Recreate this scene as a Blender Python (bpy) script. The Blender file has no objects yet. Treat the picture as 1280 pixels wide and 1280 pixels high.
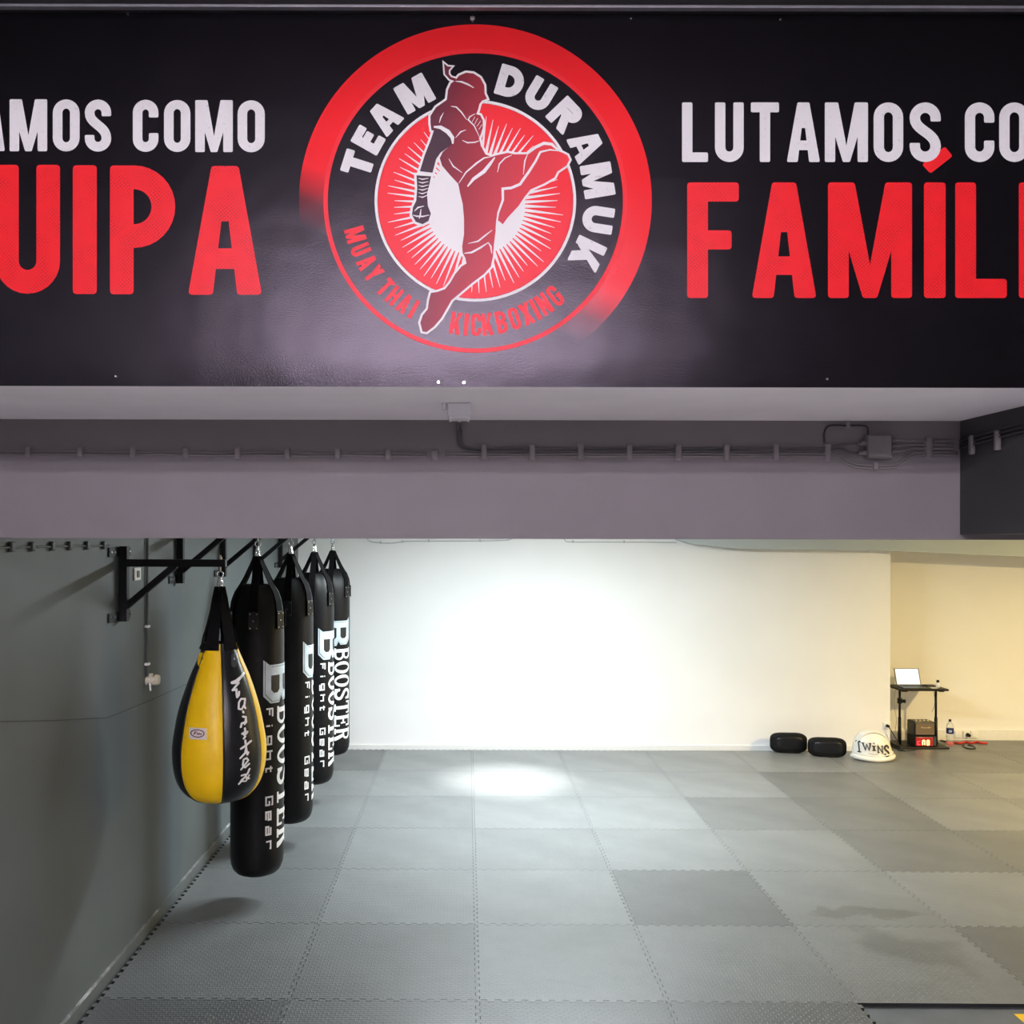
import bpy, bmesh, math, random
from mathutils import Vector, Matrix
from mathutils.geometry import delaunay_2d_cdt
random.seed(7)
PI = math.pi
S = bpy.context.scene
COL = S.collection

# ------------------------------------------------------------------ camera
F, H, VX, VY, ROLL = 1190.5, 2.429, 574.4, 675.0, 0.002   # focal length (px), eye height (m), vanishing point (px)
cam = bpy.data.cameras.new('camera'); co = bpy.data.objects.new('camera', cam); COL.objects.link(co)
cam.sensor_fit = 'HORIZONTAL'; cam.sensor_width = 36.0; cam.lens = 36.0 * F / 1280
cam.shift_x = (640 - VX) / 1280; cam.shift_y = -(640 - VY) / 1280
cam.clip_start = 0.05
co.location = (0, 0, H)
co.rotation_euler = (Matrix.Rotation(PI / 2, 3, 'X') @ Matrix.Rotation(ROLL, 3, 'Z')).to_euler()
S.camera = co

# ------------------------------------------------------------------ world, exposure
w = bpy.data.worlds.new('world'); S.world = w; w.use_nodes = True
w.node_tree.nodes['Background'].inputs[0].default_value = (0.02, 0.02, 0.022, 1)
w.node_tree.nodes['Background'].inputs[1].default_value = 1.0
S.view_settings.view_transform = 'Standard'; S.view_settings.look = 'None'
S.view_settings.gamma = 1; S.view_settings.use_curve_mapping = False
S.view_settings.exposure = 0.0

# the lamps of the room (their bodies are built further down, with the ceiling)
LAMPS = [  # kind, centre, size x, size y, watts, colour, label
    ('tube', (-0.15, -1.5, 4.0), 2.6, 0.06, 170, (1.0, 0.91, 0.985), 'white LED tube lamp under the high ceiling, next to the banner wall'),
    ('tube', (-0.15, -2.5, 4.0), 2.6, 0.06, 170, (1.0, 0.91, 0.985), 'white LED tube lamp under the high ceiling, between two other tube lamps'),
    ('tube', (-0.15, -3.5, 4.0), 2.6, 0.06, 170, (1.0, 0.91, 0.985), 'white LED tube lamp under the high ceiling, next to the end wall'),
    ('panel', (0.8, 8.25, 2.80), 2.2, 0.3, 285, (0.86, 0.96, 1.0), 'wide white LED ceiling panel before the white back wall'),
    ('spot', (0.48, 9.65, 2.80), 0.12, 0.12, 1200, (1.0, 0.99, 0.95), 'small round spot lamp close to the white back wall'),
    ('warm', (7.2, 7.4, 2.76), 0.30, 0.30, 340, (1.0, 0.72, 0.28), 'round warm yellow ceiling lamp by the recess'),
]

def ray(px, py):
    u, v = px - VX, py - VY
    return u + ROLL * v, v - ROLL * u
def P(px, py, Y):
    u, v = ray(px, py)
    return Vector((u / F * Y, Y, H - v / F * Y))
def floor_pt(px, py, z=0.0):
    u, v = ray(px, py); Y = F * (H - z) / v
    return Vector((u / F * Y, Y, z))
def wallx(Y): return -1.93 + 0.008 * (Y - 5)
def WL(px, py):
    u, v = ray(px, py)
    Y = (-1.93 - 0.04) / (u / F - 0.008)
    return Vector((u / F * Y, Y, H - v / F * Y))

# ------------------------------------------------------------------ materials
MATS = {}
def srgb(r, g, b):
    f = lambda c: (c / 255 / 12.92) if c / 255 <= 0.04045 else ((c / 255 + 0.055) / 1.055) ** 2.4
    return (f(r), f(g), f(b), 1)
class NT:
    def __init__(s, name):
        m = bpy.data.materials.new(name); m.use_nodes = True
        s.m, s.t = m, m.node_tree; s.b = s.t.nodes['Principled BSDF']; MATS[name] = m
    def n(s, typ, **kw):
        x = s.t.nodes.new(typ)
        for k, v in kw.items():
            if k.startswith('_'): setattr(x, k[1:], v)
            else: x.inputs[k.replace('__', ' ')].default_value = v
        return x
    def l(s, a, b): s.t.links.new(a, b)
    def coord(s, kind='Object'):
        return s.n('ShaderNodeTexCoord').outputs[kind]
    def noise(s, scale, detail=4, rough=0.5, kind='Object', vec=None):
        x = s.n('ShaderNodeTexNoise', Scale=scale, Detail=detail, Roughness=rough)
        s.l(vec or s.coord(kind), x.inputs['Vector']); return x.outputs['Fac']
    def ramp(s, fac, stops):
        r = s.n('ShaderNodeValToRGB'); e = r.color_ramp.elements
        while len(e) < len(stops): e.new(0.5)
        for i, (p, c) in enumerate(stops): e[i].position = p; e[i].color = c
        s.l(fac, r.inputs['Fac']); return r.outputs['Color']
    def bump(s, h, strength=0.2, dist=0.002):
        b = s.n('ShaderNodeBump', Strength=strength, Distance=dist)
        s.l(h, b.inputs['Height']); s.l(b.outputs['Normal'], s.b.inputs['Normal']); return b
    def math(s, op, a, b=None):
        x = s.n('ShaderNodeMath', _operation=op)
        for i, v in enumerate((a, b)):
            if v is None: continue
            if isinstance(v, (int, float)): x.inputs[i].default_value = v
            else: s.l(v, x.inputs[i])
        return x.outputs[0]
    def mix(s, fac, a, b, blend='MIX'):
        x = s.n('ShaderNodeMix', _data_type='RGBA', _blend_type=blend)
        for i, v in ((0, fac), (6, a), (7, b)):
            if isinstance(v, (int, float, tuple)): x.inputs[i].default_value = v
            else: s.l(v, x.inputs[i])
        return x.outputs[2]
def simple(name, col, rough=0.5, metal=0.0, var=0.12, scale=30, bump=0.0, spec=0.5, bscale=None, coat=0):
    t = NT(name); t.b.inputs['Roughness'].default_value = rough; t.b.inputs['Metallic'].default_value = metal
    t.b.inputs['Specular IOR Level'].default_value = spec
    t.b.inputs['Coat Weight'].default_value = coat
    f = t.noise(scale)
    c0 = tuple(max(0, x * (1 - var)) for x in col[:3]) + (1,); c1 = tuple(min(1, x * (1 + var)) for x in col[:3]) + (1,)
    t.l(t.ramp(f, [(0.3, c0), (0.7, c1)]), t.b.inputs['Base Color'])
    if bump: t.bump(t.noise(bscale or scale * 6, 3), bump)
    return t.m
def emit(name, col, strength):
    t = NT(name); t.b.inputs['Base Color'].default_value = col
    t.b.inputs['Emission Color'].default_value = col; t.b.inputs['Emission Strength'].default_value = strength
    return t.m

simple('white_wall', (0.83, 0.83, 0.82), 0.6, var=0.02, scale=1.5, bump=0.08, bscale=60)
simple('grey_wall', (0.088, 0.103, 0.106), 0.55, var=0.14, scale=1.2, bump=0.15, bscale=40)
simple('soffit_paint', (0.88, 0.86, 0.90), 0.7, var=0.04, scale=3, bump=0.1, bscale=80)
simple('beam_paint', (0.155, 0.140, 0.150), 0.65, var=0.05, scale=3, bump=0.35, bscale=130)
simple('dark_beam_paint', (0.035, 0.035, 0.037), 0.6, var=0.08, scale=3, bump=0.3, bscale=130)
simple('duct_paint', (0.43, 0.49, 0.51), 0.6, var=0.03, scale=3)
simple('ceiling_paint', (0.72, 0.72, 0.72), 0.7, var=0.03, scale=2)
simple('front_wall_paint', (0.27, 0.26, 0.28), 0.7, var=0.05, scale=2)
simple('black_wall_paint', (0.02, 0.02, 0.022), 0.5, var=0.1, scale=6)
simple('black_profile', (0.012, 0.011, 0.013), 0.28, var=0.1, scale=6)
simple('profile_metal', (0.32, 0.32, 0.36), 0.4, 0.6, var=0.1, scale=20)
simple('bounce_floor', (0.62, 0.61, 0.62), 0.5, var=0.05, scale=4)
simple('base_floor', (0.12, 0.135, 0.15), 0.4, var=0.15, scale=5, bump=0.1)
simple('yellow_tape', srgb(240, 190, 30), 0.5, var=0.06)
simple('white_trim', (0.78, 0.78, 0.76), 0.45, var=0.02)
simple('cable_grey', (0.085, 0.08, 0.085), 0.5, var=0.1)
simple('clip_grey', (0.19, 0.175, 0.185), 0.5, var=0.06)
simple('box_grey', (0.17, 0.155, 0.16), 0.5, var=0.06)
simple('box_white', (0.66, 0.65, 0.68), 0.45, var=0.03)
simple('wall_cable', (0.10, 0.115, 0.12), 0.5, var=0.1)
simple('wall_clip', (0.06, 0.07, 0.075), 0.5, var=0.1)
simple('thin_cable', (0.45, 0.46, 0.46), 0.5, var=0.05)
simple('black_steel', (0.005, 0.005, 0.006), 0.5, 0.0, spec=0.3, var=0.15, scale=40, bump=0.05)
simple('chrome', (0.75, 0.76, 0.78), 0.18, 1.0, var=0.04)
simple('vinyl_black', (0.005, 0.005, 0.0057), 0.42, var=0.2, scale=25, bump=0.10, bscale=45, spec=0.22)
simple('leather_black', (0.008, 0.009, 0.011), 0.34, var=0.2, scale=25, bump=0.14, bscale=60, spec=0.3)
simple('patch_grey', (0.035, 0.042, 0.050), 0.3, var=0.2, scale=40)
simple('webbing_black', (0.004, 0.004, 0.0045), 0.8, var=0.2, scale=60, bump=0.3, bscale=500, spec=0.12)
simple('leather_yellow', (0.98, 0.60, 0.002, 1), 0.45, var=0.05, scale=9, bump=0.12, bscale=35)
simple('print_white', (0.82, 0.83, 0.84), 0.45, var=0.05, scale=40)
simple('print_steel', (0.52, 0.60, 0.64), 0.4, var=0.16, scale=9)
simple('print_black', (0.008, 0.008, 0.01), 0.45, var=0.1)
simple('label_cloth', (0.72, 0.66, 0.62), 0.7, var=0.06, scale=80)
simple('label_red', srgb(95, 25, 35), 0.6, var=0.2, scale=120)
simple('foam_black', (0.0035, 0.0035, 0.004), 0.65, spec=0.2, var=0.2, scale=25, bump=0.15, bscale=40)
simple('pad_white', (0.78, 0.77, 0.71), 0.38, var=0.03, scale=15, bump=0.08, bscale=40)
simple('plastic_white', (0.80, 0.80, 0.78), 0.35, var=0.02)
simple('plastic_black', (0.006, 0.006, 0.007), 0.5, var=0.15, spec=0.25)
simple('plastic_dark_grey', (0.05, 0.052, 0.055), 0.4, var=0.1)
simple('tap_cream', (0.66, 0.62, 0.50), 0.4, var=0.15, scale=60)
simple('grille_cloth', (0.16, 0.115, 0.075), 0.8, var=0.25, scale=200, bump=0.3, bscale=400)
simple('gold', (0.75, 0.60, 0.30), 0.35, 0.6, var=0.05)
simple('label_blue', srgb(25, 40, 110), 0.4, var=0.1)
simple('cap_blue', srgb(20, 28, 60), 0.4, var=0.1)
simple('cable_red', srgb(190, 40, 30), 0.45, var=0.1)
simple('cable_black', (0.012, 0.012, 0.012), 0.45, var=0.1)
simple('paper', (0.75, 0.70, 0.55), 0.6, var=0.1, scale=60)
emit('lamp_cool', (0.93, 0.97, 1.0, 1), 6.0)
emit('lamp_warm', (1.0, 0.72, 0.32, 1), 6.0)
emit('led_yellow', (1.0, 0.90, 0.30, 1), 2.0)
emit('led_red', (1.0, 0.03, 0.04, 1), 3.0)
t = NT('timer_glass'); t.b.inputs['Emission Color'].default_value = (1.0, 0.02, 0.03, 1); t.b.inputs['Emission Strength'].default_value = 0.35; t.b.inputs['Base Color'].default_value = (0.10, 0.008, 0.012, 1); t.b.inputs['Roughness'].default_value = 0.25
t = NT('laptop_screen'); t.b.inputs['Base Color'].default_value = (0.05, 0.05, 0.05, 1)
wv = t.n('ShaderNodeTexWave', _bands_direction='Z', Scale=14.0, Distortion=0.0); t.l(t.coord(), wv.inputs['Vector'])
t.l(t.ramp(wv.outputs['Fac'], [(0.0, (0.80, 0.90, 0.90, 1)), (0.2, (0.93, 1.0, 0.98, 1))]), t.b.inputs['Emission Color'])
t.b.inputs['Emission Strength'].default_value = 1.05
t = NT('bottle_plastic'); t.b.inputs['Base Color'].default_value = (0.93, 0.95, 0.96, 1); t.b.inputs['Roughness'].default_value = 0.08
t.b.inputs['Transmission Weight'].default_value = 0.9; t.b.inputs['IOR'].default_value = 1.2

# banner vinyl
t = NT('banner_vinyl'); t.b.inputs['Specular Tint'].default_value = (0.92, 0.80, 1.0, 1); t.b.inputs['Roughness'].default_value = 0.27; t.b.inputs['Specular IOR Level'].default_value = 0.26
t.l(t.ramp(t.noise(6), [(0.3, (0.0022, 0.0020, 0.0028, 1)), (0.7, (0.0032, 0.0030, 0.004, 1))]), t.b.inputs['Base Color'])
cm = t.n('ShaderNodeMath', _operation='ADD')
t.l(t.noise(2.2, 3), cm.inputs[0]); nn = t.math('MULTIPLY', t.noise(260, 2), 0.05); t.l(nn, cm.inputs[1])
t.bump(cm.outputs[0], 0.35, 0.02)
def ink(name, col, dots=None, rough=0.42, wear=0.0):
    t = NT(name); t.b.inputs['Specular Tint'].default_value = (0.92, 0.80, 1.0, 1); t.b.inputs['Roughness'].default_value = rough; t.b.inputs['Specular IOR Level'].default_value = 0.26
    c = col
    if dots:
        mp = t.n('ShaderNodeMapping'); mp.inputs['Rotation'].default_value = (0, math.radians(40), 0)
        mp.inputs['Scale'].default_value = (1, 0.0001, 1)
        t.l(t.coord(), mp.inputs['Vector'])
        v = t.n('ShaderNodeTexVoronoi', Scale=125.0, Randomness=0.15); t.l(mp.outputs[0], v.inputs['Vector'])
        big = t.ramp(t.noise(14, 3), [(0.40, (0, 0, 0, 1)), (0.62, (1, 1, 1, 1))])
        d = t.ramp(v.outputs['Distance'], [(0.20, (1, 1, 1, 1)), (0.32, (0, 0, 0, 1))])
        c = t.mix(t.mix(1.0, big, d, 'MULTIPLY'), col, dots)
    elif wear:
        f = t.ramp(t.noise(90, 5, 0.7), [(0.60, (0, 0, 0, 1)), (0.68, (1, 1, 1, 1))])
        c = t.mix(t.math('MULTIPLY', f, wear), col, (0.25, 0.25, 0.26, 1))
    if isinstance(c, tuple): t.b.inputs['Base Color'].default_value = c
    else: t.l(c, t.b.inputs['Base Color'])
    cm = t.math('ADD', t.noise(2.2, 3), t.math('MULTIPLY', t.noise(260, 2), 0.05)); t.bump(cm, 0.35, 0.02)
    return t
RED = (0.70, 0.013, 0.017, 1)
ink('ink_red', RED)
ink('ink_red_dots', RED, dots=(0.36, 0.006, 0.008, 1))
ink('ink_white', (0.60, 0.60, 0.61, 1), wear=0.6)
ink('ink_white_clean', (0.66, 0.66, 0.66, 1))
ink('ink_black', (0.0027, 0.0025, 0.0034, 1), rough=0.27)
ink('ink_dark', (0.035, 0.012, 0.02, 1))
# ring of the emblem: the print fades from red into the black ground along one direction
t = ink('ink_ring_fade', RED, rough=0.27)
# fighter: printed in a maroon to red gradient
t2 = ink('ink_fighter', RED)

# ------------------------------------------------------------------ mesh helpers
def tag(o, label=None, cat=None, group=None, kind=None):
    if label: o['label'] = label
    if cat: o['category'] = cat
    if group: o['group'] = group
    if kind: o['kind'] = kind
    return o
def thing(name, label, cat, loc=(0, 0, 0), group=None):
    o = bpy.data.objects.new(name, None); COL.objects.link(o); o.location = loc; o.empty_display_size = 0.1
    return tag(o, label, cat, group)
def wloc(o):
    v = Vector(o.location)
    while o.parent: o = o.parent; v += Vector(o.location)
    return v
def obj(name, bm, mat, parent=None, world=True, smooth=False, origin=None):
    """link a bmesh as one object; world=True: vertices are world positions; a parent only translates"""
    if parent is None and origin is not None:
        bmesh.ops.translate(bm, vec=-Vector(origin), verts=bm.verts)
    if parent is not None and world: bmesh.ops.translate(bm, vec=-wloc(parent), verts=bm.verts)
    me = bpy.data.meshes.new(name); bm.normal_update(); bm.to_mesh(me); bm.free()
    if smooth: me.polygons.foreach_set('use_smooth', [True] * len(me.polygons))
    ms = mat if isinstance(mat, (list, tuple)) else [mat]
    for m in ms: me.materials.append(MATS[m])
    o = bpy.data.objects.new(name, me); COL.objects.link(o); o.parent = parent
    if parent is None and origin is not None: o.location = origin
    return o
def struct(name, bm, mat, parent=None, label=None):
    o = obj(name, bm, mat, parent); o['kind'] = 'structure'
    if label: o['label'] = label
    return o
def B(): return bmesh.new()
def box(bm, x0, x1, y0, y1, z0, z1, bev=0.0, rot=None):
    r = bmesh.ops.create_cube(bm, size=1.0); vs = r['verts']
    bmesh.ops.scale(bm, vec=(x1 - x0, y1 - y0, z1 - z0), verts=vs)
    if bev:
        es = list({e for v in vs for e in v.link_edges})
        rr = bmesh.ops.bevel(bm, geom=es, offset=bev, segments=2, affect='EDGES', profile=0.5)
        vs = list({v for f in rr['faces'] for v in f.verts} | {v for v in vs if v.is_valid})
    if rot: bmesh.ops.rotate(bm, cent=(0, 0, 0), matrix=rot, verts=vs)
    bmesh.ops.translate(bm, vec=((x0 + x1) / 2, (y0 + y1) / 2, (z0 + z1) / 2), verts=vs)
    return vs
def bx(*a, **k):
    bm = B(); box(bm, *a, **k); return bm
def frame_of(d):
    d = d.normalized(); up = Vector((0, 0, 1)) if abs(d.z) < 0.95 else Vector((1, 0, 0))
    a = d.cross(up).normalized(); return a, a.cross(d).normalized()
def bar(bm, p, q, wx, wy=None, bev=0.0):
    """square bar from p to q"""
    p, q = Vector(p), Vector(q); wy = wy or wx; d = q - p
    vs = box(bm, -wx / 2, wx / 2, -wy / 2, wy / 2, -d.length / 2, d.length / 2, bev)
    a, b = frame_of(d); m = Matrix((a, b, d.normalized())).transposed()
    bmesh.ops.rotate(bm, cent=(0, 0, 0), matrix=m, verts=vs); bmesh.ops.translate(bm, vec=(p + q) / 2, verts=vs)
def cyl(bm, p, q, r, r2=None, n=16, cap=True):
    p, q = Vector(p), Vector(q); r2 = r if r2 is None else r2
    a, b = frame_of(q - p); A, C = [], []
    for i in range(n):
        t = 2 * PI * i / n; d = a * math.cos(t) + b * math.sin(t)
        A.append(bm.verts.new(p + d * r)); C.append(bm.verts.new(q + d * r2))
    for i in range(n): bm.faces.new((A[i], A[(i + 1) % n], C[(i + 1) % n], C[i]))
    if cap: bm.faces.new(A[::-1]); bm.faces.new(C)
def smooth_path(pts, n=6):
    pts = [Vector(p) for p in pts]
    if len(pts) < 3: return pts
    q = [pts[0] * 2 - pts[1]] + pts + [pts[-1] * 2 - pts[-2]]; out = []
    for i in range(1, len(q) - 2):
        for k in range(n):
            t = k / n; a, b, c, d = q[i - 1:i + 3]
            out.append(0.5 * ((2 * b) + (c - a) * t + (2 * a - 5 * b + 4 * c - d) * t * t + (3 * b - a - 3 * c + d) * t ** 3))
    return out + [pts[-1]]
def tube(bm, pts, r, n=8, sm=5, closed=False):
    pts = smooth_path(pts, sm) if sm else [Vector(p) for p in pts]
    rings = []; prev = None; N = len(pts)
    for i, p in enumerate(pts):
        if closed: d = pts[(i + 1) % N] - pts[i - 1]
        else: d = pts[min(i + 1, N - 1)] - pts[max(i - 1, 0)]
        d.normalize()
        if prev is None: a, b = frame_of(d)
        else:
            a = prev - d * prev.dot(d); a.normalize(); b = a.cross(d)
        prev = a
        rings.append([bm.verts.new(p + (a * math.cos(2 * PI * k / n) + b * math.sin(2 * PI * k / n)) * r) for k in range(n)])
    for i in range(N if closed else N - 1):
        A, C = rings[i], rings[(i + 1) % N]
        for k in range(n): bm.faces.new((A[k], A[(k + 1) % n], C[(k + 1) % n], C[k]))
    if not closed: bm.faces.new(rings[0][::-1]); bm.faces.new(rings[-1])
def lathe(bm, prof, n=48, mod=None, a0=0.0, a1=2 * PI):
    full = abs(a1 - a0 - 2 * PI) < 1e-6; m = n if full else n + 1; rows = []
    for r, z in prof:
        if r < 1e-5: rows.append([bm.verts.new((0, 0, z))]); continue
        row = []
        for k in range(m):
            t = a0 + (a1 - a0) * k / n; rr = r if mod is None else mod(r, z, t)
            row.append(bm.verts.new((rr * math.sin(t), -rr * math.cos(t), z)))
        rows.append(row)
    for A, C in zip(rows, rows[1:]):
        for k in range(n):
            k2 = (k + 1) % m
            if len(A) == 1 and len(C) == 1: continue
            if len(A) == 1: bm.faces.new((A[0], C[k2], C[k]))
            elif len(C) == 1: bm.faces.new((A[k], A[k2], C[0]))
            else: bm.faces.new((A[k], A[k2], C[k2], C[k]))
def recalc(bm): bmesh.ops.recalc_face_normals(bm, faces=bm.faces); return bm

# ------------------------------------------------------------------ 2D shapes and letters (y up)
def arc(cx, cy, rx, ry, a0, a1, n=10):
    return [(cx + rx * math.cos(math.radians(a0 + (a1 - a0) * i / n)), cy + ry * math.sin(math.radians(a0 + (a1 - a0) * i / n))) for i in range(n + 1)]
def round_poly(pts, r, lim=35, seg=3):
    out = []; n = len(pts)
    for i in range(n):
        a, b, c = Vector(pts[i - 1]), Vector(pts[i]), Vector(pts[(i + 1) % n])
        u, v = a - b, c - b
        if u.length < 1e-9 or v.length < 1e-9: continue
        ang = math.degrees(u.angle(v))
        if 180 - ang < lim or ang < 2: out.append(tuple(b)); continue
        d = min(r / math.tan(math.radians(ang) / 2), u.length * 0.45, v.length * 0.45)
        p, q = b + u.normalized() * d, b + v.normalized() * d
        for k in range(seg + 1):
            s = k / seg; m = p * (1 - s) ** 2 + b * 2 * s * (1 - s) + q * s * s; out.append(tuple(m))
    return out
def offs(path, i, closed, d):
    n = len(path); p = Vector(path[i])
    if closed: a, c = Vector(path[i - 1]), Vector(path[(i + 1) % n])
    else: a, c = Vector(path[max(i - 1, 0)]), Vector(path[min(i + 1, n - 1)])
    d1 = (p - a) if (p - a).length > 1e-9 else (c - p); d2 = (c - p) if (c - p).length > 1e-9 else d1
    d1, d2 = d1.normalized(), d2.normalized()
    n1, n2 = Vector((-d1.y, d1.x)), Vector((-d2.y, d2.x)); m = n1 + n2
    if m.length < 1e-6: m = n1
    m.normalize(); k = 1 / max(0.45, m.dot(n1))
    return tuple(p + m * d * k)
def stroke(path, t, r=None):
    L = [offs(path, i, False, t / 2) for i in range(len(path))]; R = [offs(path, i, False, -t / 2) for i in range(len(path))]
    return round_poly(L + R[::-1], t * 0.16 if r is None else r, 60)
def strokes(path, t, rnd=False):
    out = []
    for i, (p, q) in enumerate(zip(path, path[1:])):
        p, q = Vector(p), Vector(q); d = (q - p)
        if d.length < 1e-9: continue
        d.normalize(); n = Vector((-d.y, d.x)) * t / 2
        a = p if rnd or i == 0 else p - d * t / 2; b = q if rnd or i == len(path) - 2 else q + d * t / 2
        out.append([tuple(a - n), tuple(b - n), tuple(b + n), tuple(a + n)])
    if rnd:
        for p in path: out.append([(p[0] + t / 2 * math.cos(k * PI / 5), p[1] + t / 2 * math.sin(k * PI / 5)) for k in range(10)])
    return out
def ring_quads(outer, inner):
    n = len(outer)
    return [[outer[i], outer[(i + 1) % n], inner[(i + 1) % n], inner[i]] for i in range(n)]
def rect(x0, y0, x1, y1, r=0): 
    q = [(x0, y0), (x1, y0), (x1, y1), (x0, y1)]
    return round_poly(q, r) if r else q
def glyph(ch, w, h, t, r=None):
    """bold rounded condensed capitals; returns polygons"""
    r = t * 0.16 if r is None else r; R = (w - t) / 2; e = t / 2
    if ch == 'I': return [rect(0, 0, w, h, r)]
    if ch == 'L': return [rect(0, 0, t, h, r), rect(0, 0, w, t * 0.92, r)]
    if ch == 'T': return [rect(0, h - t * 0.95, w, h, r), rect(w / 2 - e, 0, w / 2 + e, h, r)]
    if ch == 'F': return [rect(0, 0, t, h, r), rect(0, h - t * 0.92, w, h, r), rect(0, h * 0.42, w * 0.86, h * 0.42 + t * 0.92, r)]
    if ch == 'E': return [rect(0, 0, t, h, r), rect(0, h - t * 0.92, w, h, r), rect(0, h * 0.41, w * 0.9, h * 0.41 + t * 0.9, r), rect(0, 0, w, t * 0.92, r)]
    if ch == 'H': return [rect(0, 0, t, h, r), rect(w - t, 0, w, h, r), rect(e, h / 2 - e * 0.9, w - e, h / 2 + e * 0.9)]
    if ch == 'U': return [stroke([(e, h), (e, R + e)] + arc(w / 2, R + e, R, R, 180, 360, 14) + [(w - e, R + e), (w - e, h)], t)]
    if ch == 'O':
        o = arc(w / 2, h - w / 2, w / 2, w / 2, 0, 180, 12) + arc(w / 2, w / 2, w / 2, w / 2, 180, 360, 12)
        i = arc(w / 2, h - w / 2, w / 2 - t, w / 2 - t * 0.95, 0, 180, 12) + arc(w / 2, w / 2, w / 2 - t, w / 2 - t * 0.95, 180, 360, 12)
        return ring_quads(o, i)
    if ch == 'C' or ch == 'G':
        p = [(w - e, h * 0.66)] + arc(w / 2, h - R - e, R, R, 0, 180, 14) + arc(w / 2, R + e, R, R, 180, 360, 14) + [(w - e, h * (0.36 if ch == 'C' else 0.5))]
        g = [stroke(p, t)]
        if ch == 'G': g.append(rect(w * 0.52, h * 0.40, w, h * 0.40 + t * 0.85, r))
        return g
    if ch == 'S':
        ry = min(R, h * 0.25 - e * 0.4)
        p = [(w - e, h * 0.68)] + arc(w / 2, h - ry - e, R, ry, 0, 180, 12)
        a, b = (e, h - ry - e), (w - e, ry + e); 
        for k in range(1, 10):
            s = k / 10; c1, c2 = (e, h * 0.52), (w - e, h * 0.50)
            p.append(tuple(a[j] * (1 - s) ** 3 + 3 * c1[j] * s * (1 - s) ** 2 + 3 * c2[j] * s * s * (1 - s) + b[j] * s ** 3 for j in (0, 1)))
        p += arc(w / 2, ry + e, R, ry, 0, -180, 12) + [(e, h * 0.32)]
        return [stroke(p, t)]
    if ch in 'PRBD':
        g = [rect(0, 0, t, h, r)]
        def bowl(y0, y1, ww):
            rr = min((y1 - y0 - t) / 2, ww - t); cy = (y0 + y1) / 2; ry = (y1 - y0 - t) / 2
            return stroke([(e, y1 - e)] + arc(ww - e - rr, cy, rr, ry, 90, -90, 16) + [(e, y0 + e)], t, 0)
        def bowl2(y0, y1, ww):
            rr = min((y1 - y0 - t) / 2, ww - t)
            return stroke([(e, y1 - e)] + arc(ww - e - rr, y1 - e - rr, rr, rr, 90, 0, 8) + arc(ww - e - rr, y0 + e + rr, rr, rr, 0, -90, 8) + [(e, y0 + e)], t, 0)
        if ch == 'P': g.append(bowl2(h * 0.36, h, w))
        if ch == 'D': g.append(bowl2(0, h, w))
        if ch == 'B': g += [bowl(h * 0.5 - e * 0.75, h, w * 0.96), bowl(0, h * 0.5 + e * 0.75, w)]
        if ch == 'R': g += [bowl2(h * 0.42, h, w), round_poly([(w * 0.36, h * 0.46), (w * 0.36 + t * 1.02, h * 0.5), (w, 0), (w - t * 1.12, 0)], r)]
        return g
    if ch == 'K': return [rect(0, 0, t, h, r), round_poly([(t * 0.8, h * 0.34), (w - t * 1.15, h), (w, h), (t * 0.9, h * 0.34 - t * 1.1)][::-1], r),
                          round_poly([(w * 0.34, h * 0.5), (w * 0.34 + t * 0.9, h * 0.66), (w, 0), (w - t * 1.2, 0)], r)]
    if ch == 'N': return [rect(0, 0, t, h, r), rect(w - t, 0, w, h, r), [(0, h), (t * 1.1, h), (w, 0), (w - t * 1.1, 0)]]
    if ch == 'M':
        return [rect(0, 0, t, h, r), rect(w - t, 0, w, h, r), round_poly([(0, h), (t * 1.28, h), (w / 2 + t * 0.30, 0), (w / 2 - t * 0.34, 0)], r),
                round_poly([(w - t * 1.28, h), (w, h), (w / 2 + t * 0.34, 0), (w / 2 - t * 0.30, 0)], r)]
    if ch == 'A':
        tw = max(t * 1.15, w * 0.34); xa = (w - tw) / 2
        return [round_poly([(0, 0), (t * 1.05, 0), (w / 2 + t * 0.12, h), (xa, h)], r), round_poly([(w - t * 1.05, 0), (w, 0), (w - xa, h), (w / 2 - t * 0.12, h)], r),
                [(xa * 0.22 + t * 0.5, h * 0.20), (w - xa * 0.22 - t * 0.5, h * 0.20), (w - xa * 0.38 - t * 0.5, h * 0.36), (xa * 0.38 + t * 0.5, h * 0.36)], [(w / 2 - t * 0.16, h * 0.57), (w / 2 + t * 0.16, h * 0.57), (w / 2 + t * 0.45, h * 0.80), (w - xa - r, h - r), (xa + r, h - r), (w / 2 - t * 0.45, h * 0.80)]]
    if ch == 'X': return [round_poly([(0, 0), (t * 1.15, 0), (w, h), (w - t * 1.15, h)], r), round_poly([(0, h), (t * 1.15, h), (w, 0), (w - t * 1.15, 0)][::-1], r)]
    if ch == 'Y': return [round_poly([(0, h), (t * 1.1, h), (w / 2 + e, h * 0.4), (w / 2 - e, h * 0.4)][::-1], r), round_poly([(w, h), (w - t * 1.1, h), (w / 2 - e, h * 0.4), (w / 2 + e, h * 0.4)], r), rect(w / 2 - e, 0, w / 2 + e, h * 0.5, r)]
    return []
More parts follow.
